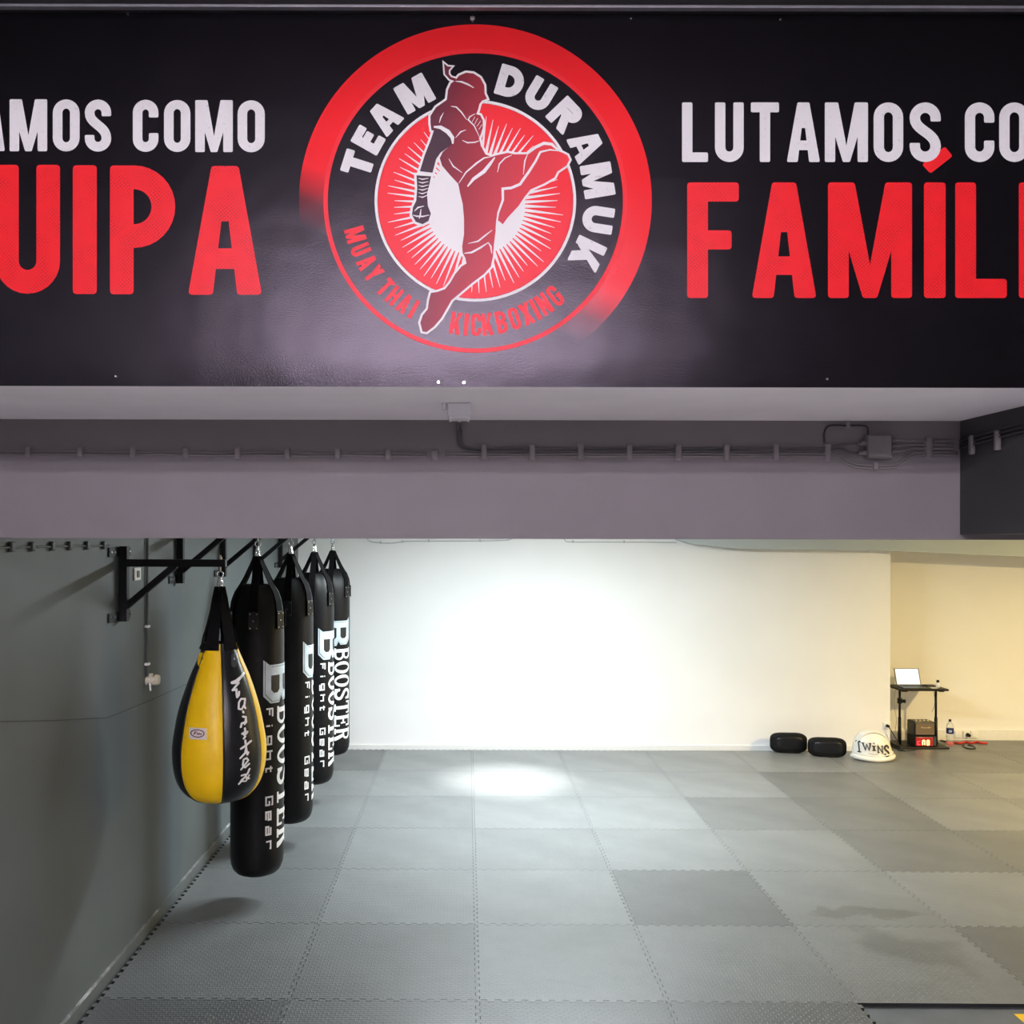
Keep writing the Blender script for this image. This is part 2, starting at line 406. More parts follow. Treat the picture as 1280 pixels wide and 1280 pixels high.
def polys_mesh(polys, fn, cut=None):
    """polygons in 2D -> mesh through fn(x, y) -> point; cut = (axis, step) slices first so it can bend"""
    vs, fs = [], []
    for pl in polys:
        q = []
        for p in pl:
            if not q or (abs(p[0] - q[-1][0]) + abs(p[1] - q[-1][1])) > 1e-7: q.append(p)
        if len(q) > 2 and abs(q[0][0] - q[-1][0]) + abs(q[0][1] - q[-1][1]) < 1e-7: q.pop()
        if len(q) < 3: continue
        ar = sum(q[i - 1][0] * q[i][1] - q[i][0] * q[i - 1][1] for i in range(len(q)))
        if ar < 0: q = q[::-1]
        fs.append(list(range(len(vs), len(vs) + len(q)))); vs += [Vector(p) for p in q]
    span = max(v.x for v in vs) - min(v.x for v in vs)
    rv, _, rf, _, _, src = delaunay_2d_cdt(vs, [], fs, 0, max(1e-7, span * 1e-6))     # union of the polygons, holes kept
    bm = B(); V = [bm.verts.new((v.x, v.y, 0)) for v in rv]
    for f, o_ in zip(rf, src):
        if not o_: continue
        try: bm.faces.new([V[i] for i in f])
        except ValueError: pass
    bmesh.ops.delete(bm, geom=[v for v in bm.verts if not v.link_faces], context='VERTS')
    if cut:
        for ax, step in cut:
            lo = min(v.co[ax] for v in bm.verts); hi = max(v.co[ax] for v in bm.verts); k = lo + step
            while k < hi:
                no = [0, 0, 0]; no[ax] = 1; pc = [0, 0, 0]; pc[ax] = k
                bmesh.ops.bisect_plane(bm, geom=bm.verts[:] + bm.edges[:] + bm.faces[:], plane_co=pc, plane_no=no); k += step
    for v in bm.verts: v.co = fn(v.co.x, v.co.y)
    return bm

# ------------------------------------------------------------------ the setting
Y1, Y2, HS = 2.89, 3.70, 2.895          # banner wall, beam face, soffit height
YB, YR, XC, XR, YF = 11.1, 11.7, 5.022, 9.0, -4.0   # back wall, recess wall, corner, right wall, wall behind
ZC, ZH = 2.86, 4.15                      # rear and front ceiling
struct('floor_bounce', bx(-2.1, XR + 0.1, YF, 3.6, -0.12, -0.02), 'bounce_floor', label='unseen floor in front of the mats, light grey to bounce light up')  # unseen, added in a light tone to bounce light onto the soffit
struct('floor', bx(-2.1, XR + 0.1, 3.6, YR + 0.1, -0.12, -0.02), 'base_floor', label='blue grey painted floor under the mats')
FLOOR = bpy.data.objects['floor']
# left wall follows the mats
bm = B()
vs = [(wallx(y) - d, y, z) for y in (YF, YR) for d in (0, 0.15) for z in (-0.12, 4.3)]
V = [bm.verts.new(v) for v in vs]
for q in ((0, 1, 5, 4), (2, 6, 7, 3), (0, 2, 3, 1), (4, 5, 7, 6), (1, 3, 7, 5), (0, 4, 6, 2)): bm.faces.new([V[i] for i in q])
struct('wall_left', recalc(bm), 'grey_wall')
struct('wall_back', bx(wallx(YB) - 0.05, XC, YB, YR + 0.15, -0.12, ZC + 0.1), 'white_wall')
struct('wall_recess', bx(XC - 0.02, XR + 0.1, YR, YR + 0.15, -0.12, ZC + 0.1), 'white_wall')
struct('wall_right', bx(XR, XR + 0.15, YF, YR + 0.1, -0.12, 4.3), 'white_wall')
struct('wall_front', bx(-2.2, XR + 0.1, YF - 0.15, YF, -0.12, 4.3), 'front_wall_paint')
struct('ceiling', bx(-2.2, XR + 0.1, Y2 + 0.3, YR + 0.15, ZC, ZC + 0.15), 'ceiling_paint')
struct('ceiling_high', bx(-2.2, XR + 0.1, YF - 0.1, Y1 + 0.2, ZH, ZH + 0.15), 'front_wall_paint')
struct('wall_upper', bx(-2.2, XR + 0.1, Y1 + 0.006, Y1 + 0.25, HS + 0.05, ZH + 0.1), 'black_wall_paint')
struct('ceiling_soffit', bx(-2.2, XR + 0.1, Y1 + 0.004, Y2 + 0.3, HS, HS + 0.05), 'soffit_paint')
struct('trim_1', bx(-2.05, XR, Y2, Y2 + 0.28, P(640, 673.5, Y2).z, HS), 'beam_paint', label='grey painted ceiling beam under the soffit')
XSB = P(1200, 600, Y2).x
struct('trim_2', bx(XSB, XSB + 0.35, Y1 + 0.01, Y2, H + 0.026, HS), 'dark_beam_paint', label='dark painted cross beam meeting the grey beam')
# black profile and bright lip above the banner
struct('trim_3', bx(-1.95, 2.6, Y1 - 0.035, Y1 + 0.01, P(594, 17.5, Y1).z, ZH), 'black_profile', label='black ceiling profile above the banner')
bm = B(); box(bm, -1.95, 2.6, Y1 - 0.042, Y1 - 0.02, P(594, 18.5, Y1).z, P(594, 15, Y1).z, bev=0.002)
struct('trim_4', bm, 'profile_metal', label='thin bright metal lip above the banner')
# lowered duct fascia in front of the back wall, its underside dropping to the right
bm = B(); yd0, yd1 = 10.86, YB - 0.002
edge = [(850, 675), (865, 679.5), (885, 681.8), (905, 684.3), (925, 685.6), (945, 686.3), (1040, 687.2), (1113, 688.3), (1290, 696.5), (1420, 702)]
bot = [P(x, y, yd0) for x, y in edge]
top = [Vector((p.x, yd0, ZC)) for p in bot]
rows = []
for y in (yd0, yd1):
    rows.append(([bm.verts.new((p.x, y, p.z)) for p in bot], [bm.verts.new((p.x, y, ZC + 0.01)) for p in top]))
for i in range(len(bot) - 1):
    for a, b in rows: bm.faces.new((a[i], a[i + 1], b[i + 1], b[i]))
    bm.faces.new((rows[0][0][i], rows[1][0][i], rows[1][0][i + 1], rows[0][0][i + 1]))
for k in (0, -1): bm.faces.new((rows[0][0][k], rows[0][1][k], rows[1][1][k], rows[1][0][k]))
struct('trim_5', recalc(bm), 'duct_paint', label='light grey boxed duct along the top of the back wall')
# skirting
struct('baseboard_back', bx(wallx(YB) + 0.01, XC - 0.0, YB - 0.014, YB, -0.02, 0.045, bev=0.004), 'white_trim')
struct('baseboard_recess', bx(XC, XR, YR - 0.018, YR, -0.02, 0.115, bev=0.005), 'white_trim')
t = NT('skirting_left'); t.b.inputs['Roughness'].default_value = 0.5
f = t.noise(3.0, 5, 0.6)
t.l(t.ramp(f, [(0.35, (0.085, 0.098, 0.10, 1)), (0.7, (0.115, 0.13, 0.13, 1))]), t.b.inputs['Base Color'])
t = NT('skirting_worn'); t.b.inputs['Roughness'].default_value = 0.6
t.l(t.ramp(t.noise(1.3, 6, 0.65), [(0.46, (0.11, 0.12, 0.12, 1)), (0.54, (0.20, 0.21, 0.21, 1)), (0.62, (0.7, 0.7, 0.7, 1))]), t.b.inputs['Base Color'])
bm = B(); ya, yb_ = -1.0, YB - 0.02
for mat_i, (z0, z1, d) in enumerate(((-0.02, 0.068, 0.012), (0.068, 0.078, 0.013))):
    V = [bm.verts.new((wallx(y) + dd, y, z)) for y in (ya, yb_) for dd in (0, d) for z in (z0, z1)]
    for q in ((0, 1, 5, 4), (2, 6, 7, 3), (0, 2, 3, 1), (4, 5, 7, 6), (1, 3, 7, 5), (0, 4, 6, 2)):
        f = bm.faces.new([V[i] for i in q]); f.material_index = mat_i
recalc(bm); struct('baseboard_left', bm, ['skirting_left', 'skirting_worn'])
# scored panel line on the left wall
pl = [WL(-120, 905), WL(0, 902), WL(70, 900.5), WL(134, 897), WL(160, 887), WL(200, 870), WL(240, 852), WL(290, 833)]
bm = B()
for a, b in zip(pl, pl[1:]):
    bar(bm, a + Vector((0.0005, 0, 0)), b + Vector((0.0005, 0, 0)), 0.005, 0.003)
simple('groove', (0.05, 0.055, 0.055), 0.8)
struct('trim_6', bm, 'groove', label='thin dark panel joint across the grey wall')

# ------------------------------------------------------------------ puzzle mats: parts of the floor
GA, GCX, GY0 = -0.0081, -0.141, -10.022
def grid(i, j):
    return Vector((math.cos(GA) * i + math.sin(GA) * j - GCX, math.sin(GA) * i - math.cos(GA) * j - GY0, 0))
t = NT('mat_rubber')
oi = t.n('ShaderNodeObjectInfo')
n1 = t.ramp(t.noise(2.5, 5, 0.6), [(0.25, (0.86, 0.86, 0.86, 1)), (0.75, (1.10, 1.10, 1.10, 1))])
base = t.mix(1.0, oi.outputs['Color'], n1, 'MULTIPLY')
# damp smear on two mats, in world position
geo = t.n('ShaderNodeNewGeometry')
sx = t.n('ShaderNodeSeparateXYZ')
nz = t.n('ShaderNodeTexNoise', Scale=3.2, Detail=5.0, Roughness=0.6); t.l(geo.outputs['Position'], nz.inputs['Vector'])
wob = t.n('ShaderNodeVectorMath', _operation='SCALE'); t.l(nz.outputs['Color'], wob.inputs[0]); wob.inputs['Scale'].default_value = 0.55
ad = t.n('ShaderNodeVectorMath', _operation='ADD'); t.l(geo.outputs['Position'], ad.inputs[0]); t.l(wob.outputs[0], ad.inputs[1])
def blob(cx, cy, ang, rx, ry, lo, hi):
    mp = t.n('ShaderNodeMapping', _vector_type='TEXTURE')
    mp.inputs['Location'].default_value = (cx + 0.275, cy + 0.275, 0.275); mp.inputs['Rotation'].default_value = (0, 0, math.radians(ang))
    mp.inputs['Scale'].default_value = (rx, ry, 3)
    t.l(ad.outputs[0], mp.inputs['Vector'])
    ln = t.n('ShaderNodeVectorMath', _operation='LENGTH'); t.l(mp.outputs[0], ln.inputs[0])
    return t.ramp(ln.outputs['Value'], [(lo, (1, 1, 1, 1)), (hi, (0, 0, 0, 1))])
c1 = floor_pt(1090, 1143); c2 = floor_pt(1135, 1185); c3 = floor_pt(1035, 1138)
b1 = blob(c1.x, c1.y, 4, 0.42, 0.11, 0.75, 1.0); b2 = blob(c2.x, c2.y, -50, 0.42, 0.24, 0.6, 1.0); b3 = blob(c3.x, c3.y, 5, 0.09, 0.04, 0.8, 1.0)
st = t.mix(1.0, t.mix(1.0, b1, b2, 'LIGHTEN'), b3, 'LIGHTEN')
stf = t.math('MULTIPLY', st, 0.36)
t.l(t.mix(stf, base, (0.045, 0.045, 0.042, 1)), t.b.inputs['Base Color'])
t.b.inputs['Specular IOR Level'].default_value = 0.5
ro = t.ramp(t.noise(1.7, 3), [(0.3, (0.34, 0.34, 0.34, 1)), (0.7, (0.46, 0.46, 0.46, 1))]); t.l(ro, t.b.inputs['Roughness'])
br = t.n('ShaderNodeTexBrick', Scale=1.0, Mortar__Size=0.004, Brick__Width=0.042, Row__Height=0.021)
br.inputs['Mortar Smooth'].default_value = 0.6
t.l(t.coord(), br.inputs['Vector']); t.bump(br.outputs['Fac'], 0.5, 0.0025)
simple('mat_edge', (0.02, 0.021, 0.022), 0.7)
TEETH, TD, GAP, TH = 14, 0.011, 0.0028, 0.0195
MESHES = {}
def mat_mesh(flags, dy=1.0):
    key = (flags, dy)
    if key in MESHES: return MESHES[key]
    # flags: S, E, N, W edges toothed or straight; unit square with origin at its south west corner
    def edge(n_, toothed):
        pts = []
        if not toothed: return [(0.0, 0.0)]
        p = 1.0 / n_
        pts.append((0.0, 0.0))
        for k in range(n_):
            a = k * p
            pts += [(a + p * 0.22, -TD), (a + p * 0.28, TD), (a + p * 0.72, TD), (a + p * 0.78, -TD)]
        return pts
    out = []
    
    for name in 'SENW':
        tt = flags['SENW'.index(name)]; L = dy if name in 'EW' else 1.0
        n_ = max(2, int(round(TEETH * L)))
        for s, d in edge(n_, tt):
            if name == 'S': out.append((s, d + GAP / 2))
            if name == 'N': out.append((1 - s, dy - GAP / 2 + d))
            if name == 'E': out.append((1 - GAP / 2 + d, s * dy))
            if name == 'W': out.append((GAP / 2 + d, (1 - s) * dy))
    bm = B(); V = [bm.verts.new((x, y, 0)) for x, y in out]; f = bm.faces.new(V)
    r = bmesh.ops.extrude_face_region(bm, geom=[f]); up = [v for v in r['geom'] if isinstance(v, bmesh.types.BMVert)]
    for v in V: v.co.z = -TH
    recalc(bm)
    for f in bm.faces: f.material_index = 0 if abs(f.normal.z) > 0.5 else 1
    me = bpy.data.meshes.new('floor_mat'); bm.to_mesh(me); bm.free(); me.materials.append(MATS['mat_rubber']); me.materials.append(MATS['mat_edge'])
    MESHES[key] = me; return me
SH = {(1, 3): 0.62, (3, 0): 0.74, (3, 1): 0.66, (3, 2): 0.66, (2, 1): 0.78, (4, 0): 0.95, (4, 2): 0.66, (3, 4): 0.62, (4, 4): 0.62, (0, 5): 0.52, (1, 5): 0.62, (-2, 5): 0.50, (-1, 5): 0.62,  # mats' own tones, plus light falloff: left and front darkened, back row lightened
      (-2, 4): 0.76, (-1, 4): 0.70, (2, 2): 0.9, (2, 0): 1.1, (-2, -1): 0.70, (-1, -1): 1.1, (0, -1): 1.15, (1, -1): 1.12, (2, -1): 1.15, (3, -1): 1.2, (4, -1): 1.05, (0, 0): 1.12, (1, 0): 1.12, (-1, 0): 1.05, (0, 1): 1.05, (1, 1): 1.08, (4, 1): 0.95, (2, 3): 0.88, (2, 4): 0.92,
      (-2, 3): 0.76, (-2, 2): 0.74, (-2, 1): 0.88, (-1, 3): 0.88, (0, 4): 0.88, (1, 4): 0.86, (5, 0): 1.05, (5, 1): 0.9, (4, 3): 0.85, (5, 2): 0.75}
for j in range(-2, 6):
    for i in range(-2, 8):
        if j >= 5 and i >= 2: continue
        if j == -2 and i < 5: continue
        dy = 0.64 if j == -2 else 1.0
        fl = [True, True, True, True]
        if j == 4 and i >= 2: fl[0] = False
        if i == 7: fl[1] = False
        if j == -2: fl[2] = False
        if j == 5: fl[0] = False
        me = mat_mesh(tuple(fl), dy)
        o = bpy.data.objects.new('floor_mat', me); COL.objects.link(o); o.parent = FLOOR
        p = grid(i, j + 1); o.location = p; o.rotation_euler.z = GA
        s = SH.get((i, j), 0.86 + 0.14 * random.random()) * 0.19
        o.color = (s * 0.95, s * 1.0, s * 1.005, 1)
# yellow floor tape on the bare floor
q = floor_pt(1283, 1275, -0.02)
tag(obj('floor_tape', bx(q.x - 0.03, q.x + 0.8, q.y - 0.06, q.y + 0.06, -0.0198, -0.0188), 'yellow_tape', origin=(q.x, q.y, -0.02)), 'yellow tape strip stuck on the bare floor beside the mats', 'tape')

# ------------------------------------------------------------------ lamps (fixture + its light)
for kind, c, sx_, sy_, wt, colr, lab in LAMPS:
    x, y, z = c
    ln = thing('ceiling_lamp', lab, 'lamp', c)
    if kind == 'tube':
        obj('housing', bx(x - sx_ / 2, x + sx_ / 2, y - 0.04, y + 0.04, z + 0.05, ZH - 0.0005, bev=0.008), 'plastic_white', ln)
        mn = 'lamp_tube'
        if mn not in MATS: emit(mn, colr + (1,), wt)
        bm = B(); cyl(bm, (x - sx_ / 2 + 0.03, y, z), (x + sx_ / 2 - 0.03, y, z), sy_ / 2, n=16); obj('tube', bm, mn, ln, smooth=False)
        for e_ in (-1, 1): obj('end_socket', bx(x + e_ * (sx_ / 2 - 0.015) - 0.015, x + e_ * (sx_ / 2 - 0.015) + 0.015, y - 0.035, y + 0.035, z - 0.035, z + 0.06, bev=0.004), 'plastic_white', ln)
        continue
    if kind == 'panel':
        obj('housing', bx(x - sx_ / 2 - 0.03, x + sx_ / 2 + 0.03, y - sy_ / 2 - 0.03, y + sy_ / 2 + 0.03, z + 0.012, ZC - 0.0005, bev=0.01), 'plastic_white', ln)
        obj('diffuser', bx(x - sx_ / 2, x + sx_ / 2, y - sy_ / 2, y + sy_ / 2, z + 0.004, z + 0.014), 'lamp_cool', ln)
    else:
        bm = B(); cyl(bm, (x, y, z + 0.012), (x, y, ZC - 0.0005), sx_ / 2 + 0.03, n=40); obj('housing', bm, 'plastic_white', ln)
        bm = B(); cyl(bm, (x, y, z + 0.004), (x, y, z + 0.014), sx_ / 2, n=40); obj('diffuser', bm, 'lamp_warm' if kind == 'warm' else 'lamp_cool', ln)
    L = bpy.data.lights.new('lamp_light', 'SPOT' if kind == 'spot' else 'AREA')
    if kind == 'spot': L.spot_size = math.radians(36); L.spot_blend = 1.0; L.shadow_soft_size = sx_ / 2
    else: L.shape = 'RECTANGLE' if kind == 'panel' else 'DISK'; L.size = sx_; L.size_y = sy_
    L.energy = wt; L.color = colr
    lo = bpy.data.objects.new('lamp_light', L); COL.objects.link(lo); lo.parent = ln; lo.location = (0, 0, 0)

# ------------------------------------------------------------------ banner with its print
ZB0, ZB1 = P(594, 483.4, Y1).z, P(594, 16, Y1).z
BAN = thing('wall_banner', 'wide black vinyl banner printed with red and white lettering and a round emblem', 'banner', (0.04, Y1, ZB0))
bm = B(); nx, nz_ = 60, 24; xa, xb = -1.90, 2.45
rows = []
for k in range(nz_ + 1):
    v = k / nz_; row = []
    for i in range(nx + 1):
        x = xa + (xb - xa) * i / nx; z = ZB0 + (ZB1 - ZB0) * v
        y = Y1 + (0.0035 * (1 - v / 0.06) if v < 0.06 else 0)   # lower hem rolls back a little
        row.append(bm.verts.new((x, y, z)))
    rows.append(row)
for a, b in zip(rows, rows[1:]):
    for i in range(nx): bm.faces.new((a[i], a[i + 1], b[i + 1], b[i]))
obj('sheet', bm, 'banner_vinyl', BAN, smooth=True)
def bfn(layer): return lambda x, y: P(x, -y, Y1 - 0.0006 * layer)
def bprint(name, polys, mat, layer=1, label=None):
    o = obj(name, polys_mesh(polys, bfn(layer)), mat, BAN)
    if label: o['label'] = label
    return o
def flip(pts): return [(x, -y) for x, y in pts]
def put(polys, x0, ytop, h): return [[(x0 + x, -(ytop + h) + y) for x, y in p] for p in polys]
def letter(ch, x0, x1, y0, y1, t_, mat): bprint('letter', put(glyph(ch, x1 - x0, y1 - y0, t_), x0, y0, y1 - y0), mat)
for ch, a, b in (('A', -25, 6), ('M', 12, 59), ('O', 66, 99.5), ('S', 106, 139), ('C', 166, 198), ('O', 205, 238), ('M', 244, 291), ('O', 297, 331)):
    dy = a / 330 * 1.5; letter(ch, a, b, 124 + dy, 189 + dy, 12.0, 'ink_white')
for ch, a, b in (('U', -6, 75), ('I', 91, 121), ('P', 137.5, 219), ('A', 235, 327.5)):
    dy = a / 330 * 2; letter(ch, a, b, 206 + dy, 367 + dy, 29.5, 'ink_red_dots')
for ch, a, b in (('L', 852.5, 885), ('U', 893.7, 929.6), ('T', 938.6, 973.8), ('A', 983.5, 1025), ('M', 1031, 1085), ('O', 1092, 1129), ('S', 1137, 1176), ('C', 1206, 1243), ('O', 1249, 1287)):
    letter(ch, a, b, 128, 202.5, 13.0, 'ink_white')
for ch, a, b in (('F', 859, 923.5), ('A', 939.7, 1020.5), ('M', 1035, 1140), ('I', 1155, 1182), ('L', 1194, 1258.5), ('I', 1273.5, 1301)):
    letter(ch, a, b, 228, 372.5, 26.0, 'ink_red_dots')
bprint('accent', [round_poly(flip([(1152.4, 205.5), (1181, 183), (1191, 195), (1163, 217)]), 3)], 'ink_red', 0.5)
# emblem
CX, CY = 594.2, 251.0
def circ(r, n=120): return [(CX + r * math.cos(2 * PI * k / n), -CY + r * math.sin(2 * PI * k / n)) for k in range(n)]
RF = lambda p: (p[0] - 375) * 0.387 - (-p[1] - 283) * 0.922
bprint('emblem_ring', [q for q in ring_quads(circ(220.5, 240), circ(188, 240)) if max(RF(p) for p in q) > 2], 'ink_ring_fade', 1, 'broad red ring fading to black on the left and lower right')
bprint('emblem_thin_ring', ring_quads(circ(190), circ(184.5)), 'ink_red', 2)
bprint('emblem_disc', [circ(184.5)], 'ink_black', 2)
bprint('emblem_white_rim', ring_quads(circ(126), circ(122)), 'ink_white_clean', 3)
bprint('emblem_red_disc', [circ(122.5)], 'ink_red', 3)
rays = []; rr = random.Random(3)
NR = 76
for k in range(NR):
    a = 2 * PI * (k + 0.5) / NR; ro = 106 + rr.uniform(-6, 6); ri = 40; wd = PI / NR * 1.02
    ct = lambda r, q: (CX + r * math.cos(q), -CY - 4 + r * math.sin(q))
    rays.append([ct(ri, a - wd), ct(64, a - wd * 0.74), ct(ro, a - wd * 0.06), ct(ro, a + wd * 0.06), ct(64, a + wd * 0.74), ct(ri, a + wd)])
core = [(CX + (62 if True else 0) * math.cos(2 * PI * k / 48), -CY - 6 + 62 * math.sin(2 * PI * k / 48)) for k in range(48)]
bprint('emblem_burst', rays + [core], 'ink_white_clean', 4, 'white sunburst of thin rays')
def on_ring(ch, ang, rmid, w_, h_, t_, mat, inward=False):
    g = glyph(ch, w_, h_, t_); a = math.radians(ang); out = []
    ro = a - PI / 2 if not inward else a + PI / 2
    cx, cy = CX + rmid * math.cos(a), -CY + rmid * math.sin(a)
    for p in g: out.append([(cx + (x - w_ / 2) * math.cos(ro) - (y - h_ / 2) * math.sin(ro), cy + (x - w_ / 2) * math.sin(ro) + (y - h_ / 2) * math.cos(ro)) for x, y in p])
    bprint('letter', out, mat, 3)
for ch, a, w_ in (('T', 162.5, 29), ('E', 150.5, 24), ('A', 137.5, 33), ('M', 119.5, 41)): on_ring(ch, a, 154, w_, 38, 11.5, 'ink_white')
for ch, a, w_ in (('D', 73.5, 33), ('U', 58.8, 32), ('R', 43.5, 33), ('A', 26.5, 36), ('M', 9.5, 42), ('U', -8.7, 33), ('K', -25.5, 36)): on_ring(ch, a, 155, w_, 39, 11.5, 'ink_white')
for ch, a, w_ in (('M', 195.8, 18), ('U', 203.1, 12), ('A', 209.5, 13), ('Y', 215.6, 13), ('T', 223.8, 12), ('H', 229.5, 12.5), ('A', 235.4, 13), ('I', 240.4, 5.2)): on_ring(ch, a, 156, w_, 25, 4.8, 'ink_red', True)
for ch, a, w_ in (('K', 261, 14), ('I', 265.8, 5.5), ('C', 270.3, 12.5), ('K', 275.6, 14), ('B', 282.2, 13.5), ('O', 288.4, 13), ('X', 294.3, 14), ('I', 298.9, 5.5), ('N', 303.6, 14), ('G', 310, 13)): on_ring(ch, a, 155, w_, 28, 4.8, 'ink_red', True)
# the kicking fighter
Z1 = lambda p: [(500 + x / 5.3333, 70 + y / 5.3333) for x, y in p]
Z2 = lambda p: [(480 + x / 6.4, 230 + y / 6.4) for x, y in p]
body = Z1([(365, 165), (395, 130), (440, 111), (490, 116), (535, 145), (562, 195), (564, 250), (580, 285), (548, 297), (530, 320), (520, 360), (508, 388), (535, 395), (552, 430), (552, 480), (540, 520), (527, 548), (540, 600), (570, 655),
           (610, 672), (650, 660), (720, 645), (760, 655), (850, 655), (905, 612), (960, 585), (1010, 592), (1050, 632), (1085, 645), (1117, 662), (1130, 692), (1110, 730), (1050, 770), (1030, 810), (960, 850), (870, 890), (830, 940), (790, 1000), (720, 1075), (685, 1122), (660, 1100)]) \
    + Z2([(905, 290), (890, 400), (880, 480), (872, 580), (855, 660), (800, 720), (700, 795), (600, 880), (540, 930), (500, 1000), (460, 1070), (400, 1140), (340, 1185), (308, 1180), (290, 1110), (310, 1050), (350, 1000), (360, 930), (375, 872), (430, 862), (490, 840), (530, 790), (570, 720), (620, 660), (660, 635), (650, 590), (630, 555), (625, 500), (640, 400), (640, 280), (630, 160), (605, 60)]) \
    + Z1([(398, 900), (388, 852), (330, 790), (280, 730), (265, 680), (285, 640), (330, 600), (330, 560), (235, 500), (210, 495), (203, 450), (203, 400), (240, 342), (312, 292), (320, 225), (340, 182)])
arm = Z1([(228, 488), (205, 560), (165, 660), (132, 768), (217, 778), (242, 685), (270, 645), (332, 600), (350, 575), (340, 530), (290, 490)])
glove = Z1([(110, 795), (207, 802), (195, 860), (180, 920), (186, 1000), (206, 1050), (190, 1100), (150, 1121), (105, 1105), (80, 1060), (86, 1010), (108, 965), (115, 880)])
ribbon = Z1([(365, 168), (330, 155), (300, 120), (297, 85), (293, 48), (318, 70), (345, 72), (325, 95), (325, 120), (340, 140), (375, 150)])
def grow(pts, d):
    q = flip(pts); ar = sum(q[i - 1][0] * q[i][1] - q[i][0] * q[i - 1][1] for i in range(len(q)))
    return [offs(q, i, True, -d if ar > 0 else d) for i in range(len(q))]
bprint('emblem_fighter_outline', [grow(body, 2.6), grow(ribbon, 2.0), grow(arm, 2.8), grow(glove, 3.0)], 'ink_white_clean', 5)
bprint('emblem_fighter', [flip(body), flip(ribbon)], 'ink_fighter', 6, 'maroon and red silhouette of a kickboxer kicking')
bprint('emblem_arm', [flip(arm), flip(glove)], 'ink_dark', 7, 'dark wrapped forearm and fist')
def taper(pts, wmax):
    q = flip(pts); n = len(q) - 1; L_, R_ = [], []
    for i in range(len(q)):
        d = wmax / 2 * (0.35 + 0.65 * math.sin(PI * i / n)); L_.append(offs(q, i, False, d)); R_.append(offs(q, i, False, -d))
    return L_ + R_[::-1]
lines = [taper(Z1(p), w_) for p, w_ in (
    ([(370, 168), (410, 172), (455, 190), (492, 212)], 2.4), ([(340, 335), (375, 340), (410, 375), (445, 425)], 1.8), ([(290, 378), (272, 410), (262, 445)], 1.6), ([(440, 492), (405, 505), (370, 545)], 1.6),
    ([(415, 562), (450, 578), (500, 575), (528, 565)], 1.8), ([(325, 685), (355, 735), (415, 778)], 1.8), ([(225, 472), (270, 475), (320, 505), (350, 545), (352, 585)], 5.5),
    ([(392, 848), (440, 775), (510, 715), (560, 680), (610, 670)], 2.2), ([(450, 870), (490, 820), (560, 770), (600, 720), (632, 676)], 4.6), ([(650, 775), (662, 720), (700, 680), (745, 660)], 1.8),
    ([(850, 655), (832, 700), (822, 790)], 1.8), ([(1060, 632), (1000, 625), (935, 640), (905, 700), (860, 770), (800, 855), (740, 880), (685, 885), (686, 960), (655, 1045), (645, 1110), (640, 1160)], 3.4),
    ([(455, 1250), (520, 1235), (570, 1195), (615, 1160)], 2.0), ([(850, 655), (905, 612), (960, 585), (1010, 592), (1055, 632)], 2.6))]
lines += [taper(Z2(p), w_) for p, w_ in (([(640, 555), (700, 548), (770, 510), (835, 468)], 2.6), ([(832, 465), (855, 500), (862, 555)], 2.2))]
fist = [(505, 388), (470, 400), (455, 425), (480, 460), (520, 500), (540, 520), (555, 470), (545, 420)]
lines += [taper(Z1(p), 1.7) for p in ([(500, 385), (465, 405), (455, 425), (495, 465), (530, 540)], [(480, 440), (500, 405)], [(497, 455), (518, 415)], [(512, 470), (538, 432)], [(525, 490), (548, 455)])]
for k in range(6): lines.append(taper(Z1([(122, 815 + k * 24), (150, 822 + k * 24), (190, 815 + k * 22)]), 1.5))
lines += [taper(Z1(p), 2.0) for p in ([(85, 1060), (110, 1068), (150, 1070), (195, 1060)], [(140, 1020), (135, 1060), (128, 1085)], [(95, 1035), (120, 1010), (160, 1000)])]
for ln_ in lines: bprint('emblem_line', [ln_], 'ink_white_clean', 8)
# two print gradients, laid out in the banner's own coordinates
def grad(nt, p0, p1, stops):
    """gradient from pixel point p0 to p1 on the banner sheet"""
    a = P(p0[0], p0[1], Y1) - Vector(BAN.location); b = P(p1[0], p1[1], Y1) - Vector(BAN.location); d = b - a; L2 = d.length_squared
    dt = nt.n('ShaderNodeVectorMath', _operation='DOT_PRODUCT'); nt.l(nt.coord(), dt.inputs[0]); dt.inputs[1].default_value = tuple(d / L2)
    v = nt.math('SUBTRACT', dt.outputs['Value'], a.dot(d) / L2)
    nt.l(nt.ramp(v, stops), nt.b.inputs['Base Color'])
class Wrap(NT):
    def __init__(s, name): s.m = MATS[name]; s.t = s.m.node_tree; s.b = s.t.nodes['Principled BSDF']
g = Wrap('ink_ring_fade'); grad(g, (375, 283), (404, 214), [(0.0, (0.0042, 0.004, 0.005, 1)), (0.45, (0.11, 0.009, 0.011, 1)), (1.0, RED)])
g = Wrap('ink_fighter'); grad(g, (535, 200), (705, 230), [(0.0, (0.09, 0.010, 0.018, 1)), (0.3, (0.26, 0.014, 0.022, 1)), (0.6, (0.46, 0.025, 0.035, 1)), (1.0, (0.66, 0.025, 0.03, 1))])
# screws holding the banner
for px, py, r in ((590.5, 23.5, 0.0085), (160, 17.6, 0.004), (548, 478, 0.004), (580, 478.5, 0.0045), (1033.5, 474, 0.004), (145, 470.5, 0.003), (788.5, 24, 0.003), (975, 25, 0.003)):
    p = P(px, py, Y1); bm = B()
    cyl(bm, p + Vector((0, 0.002, 0)), p + Vector((0, -0.004, 0)), r * 1.15, r * 0.9, n=14); cyl(bm, p + Vector((0, -0.004, 0)), p + Vector((0, -0.0055, 0)), r * 0.45, r * 0.35, n=10)
    obj('screw', bm, 'chrome', BAN)

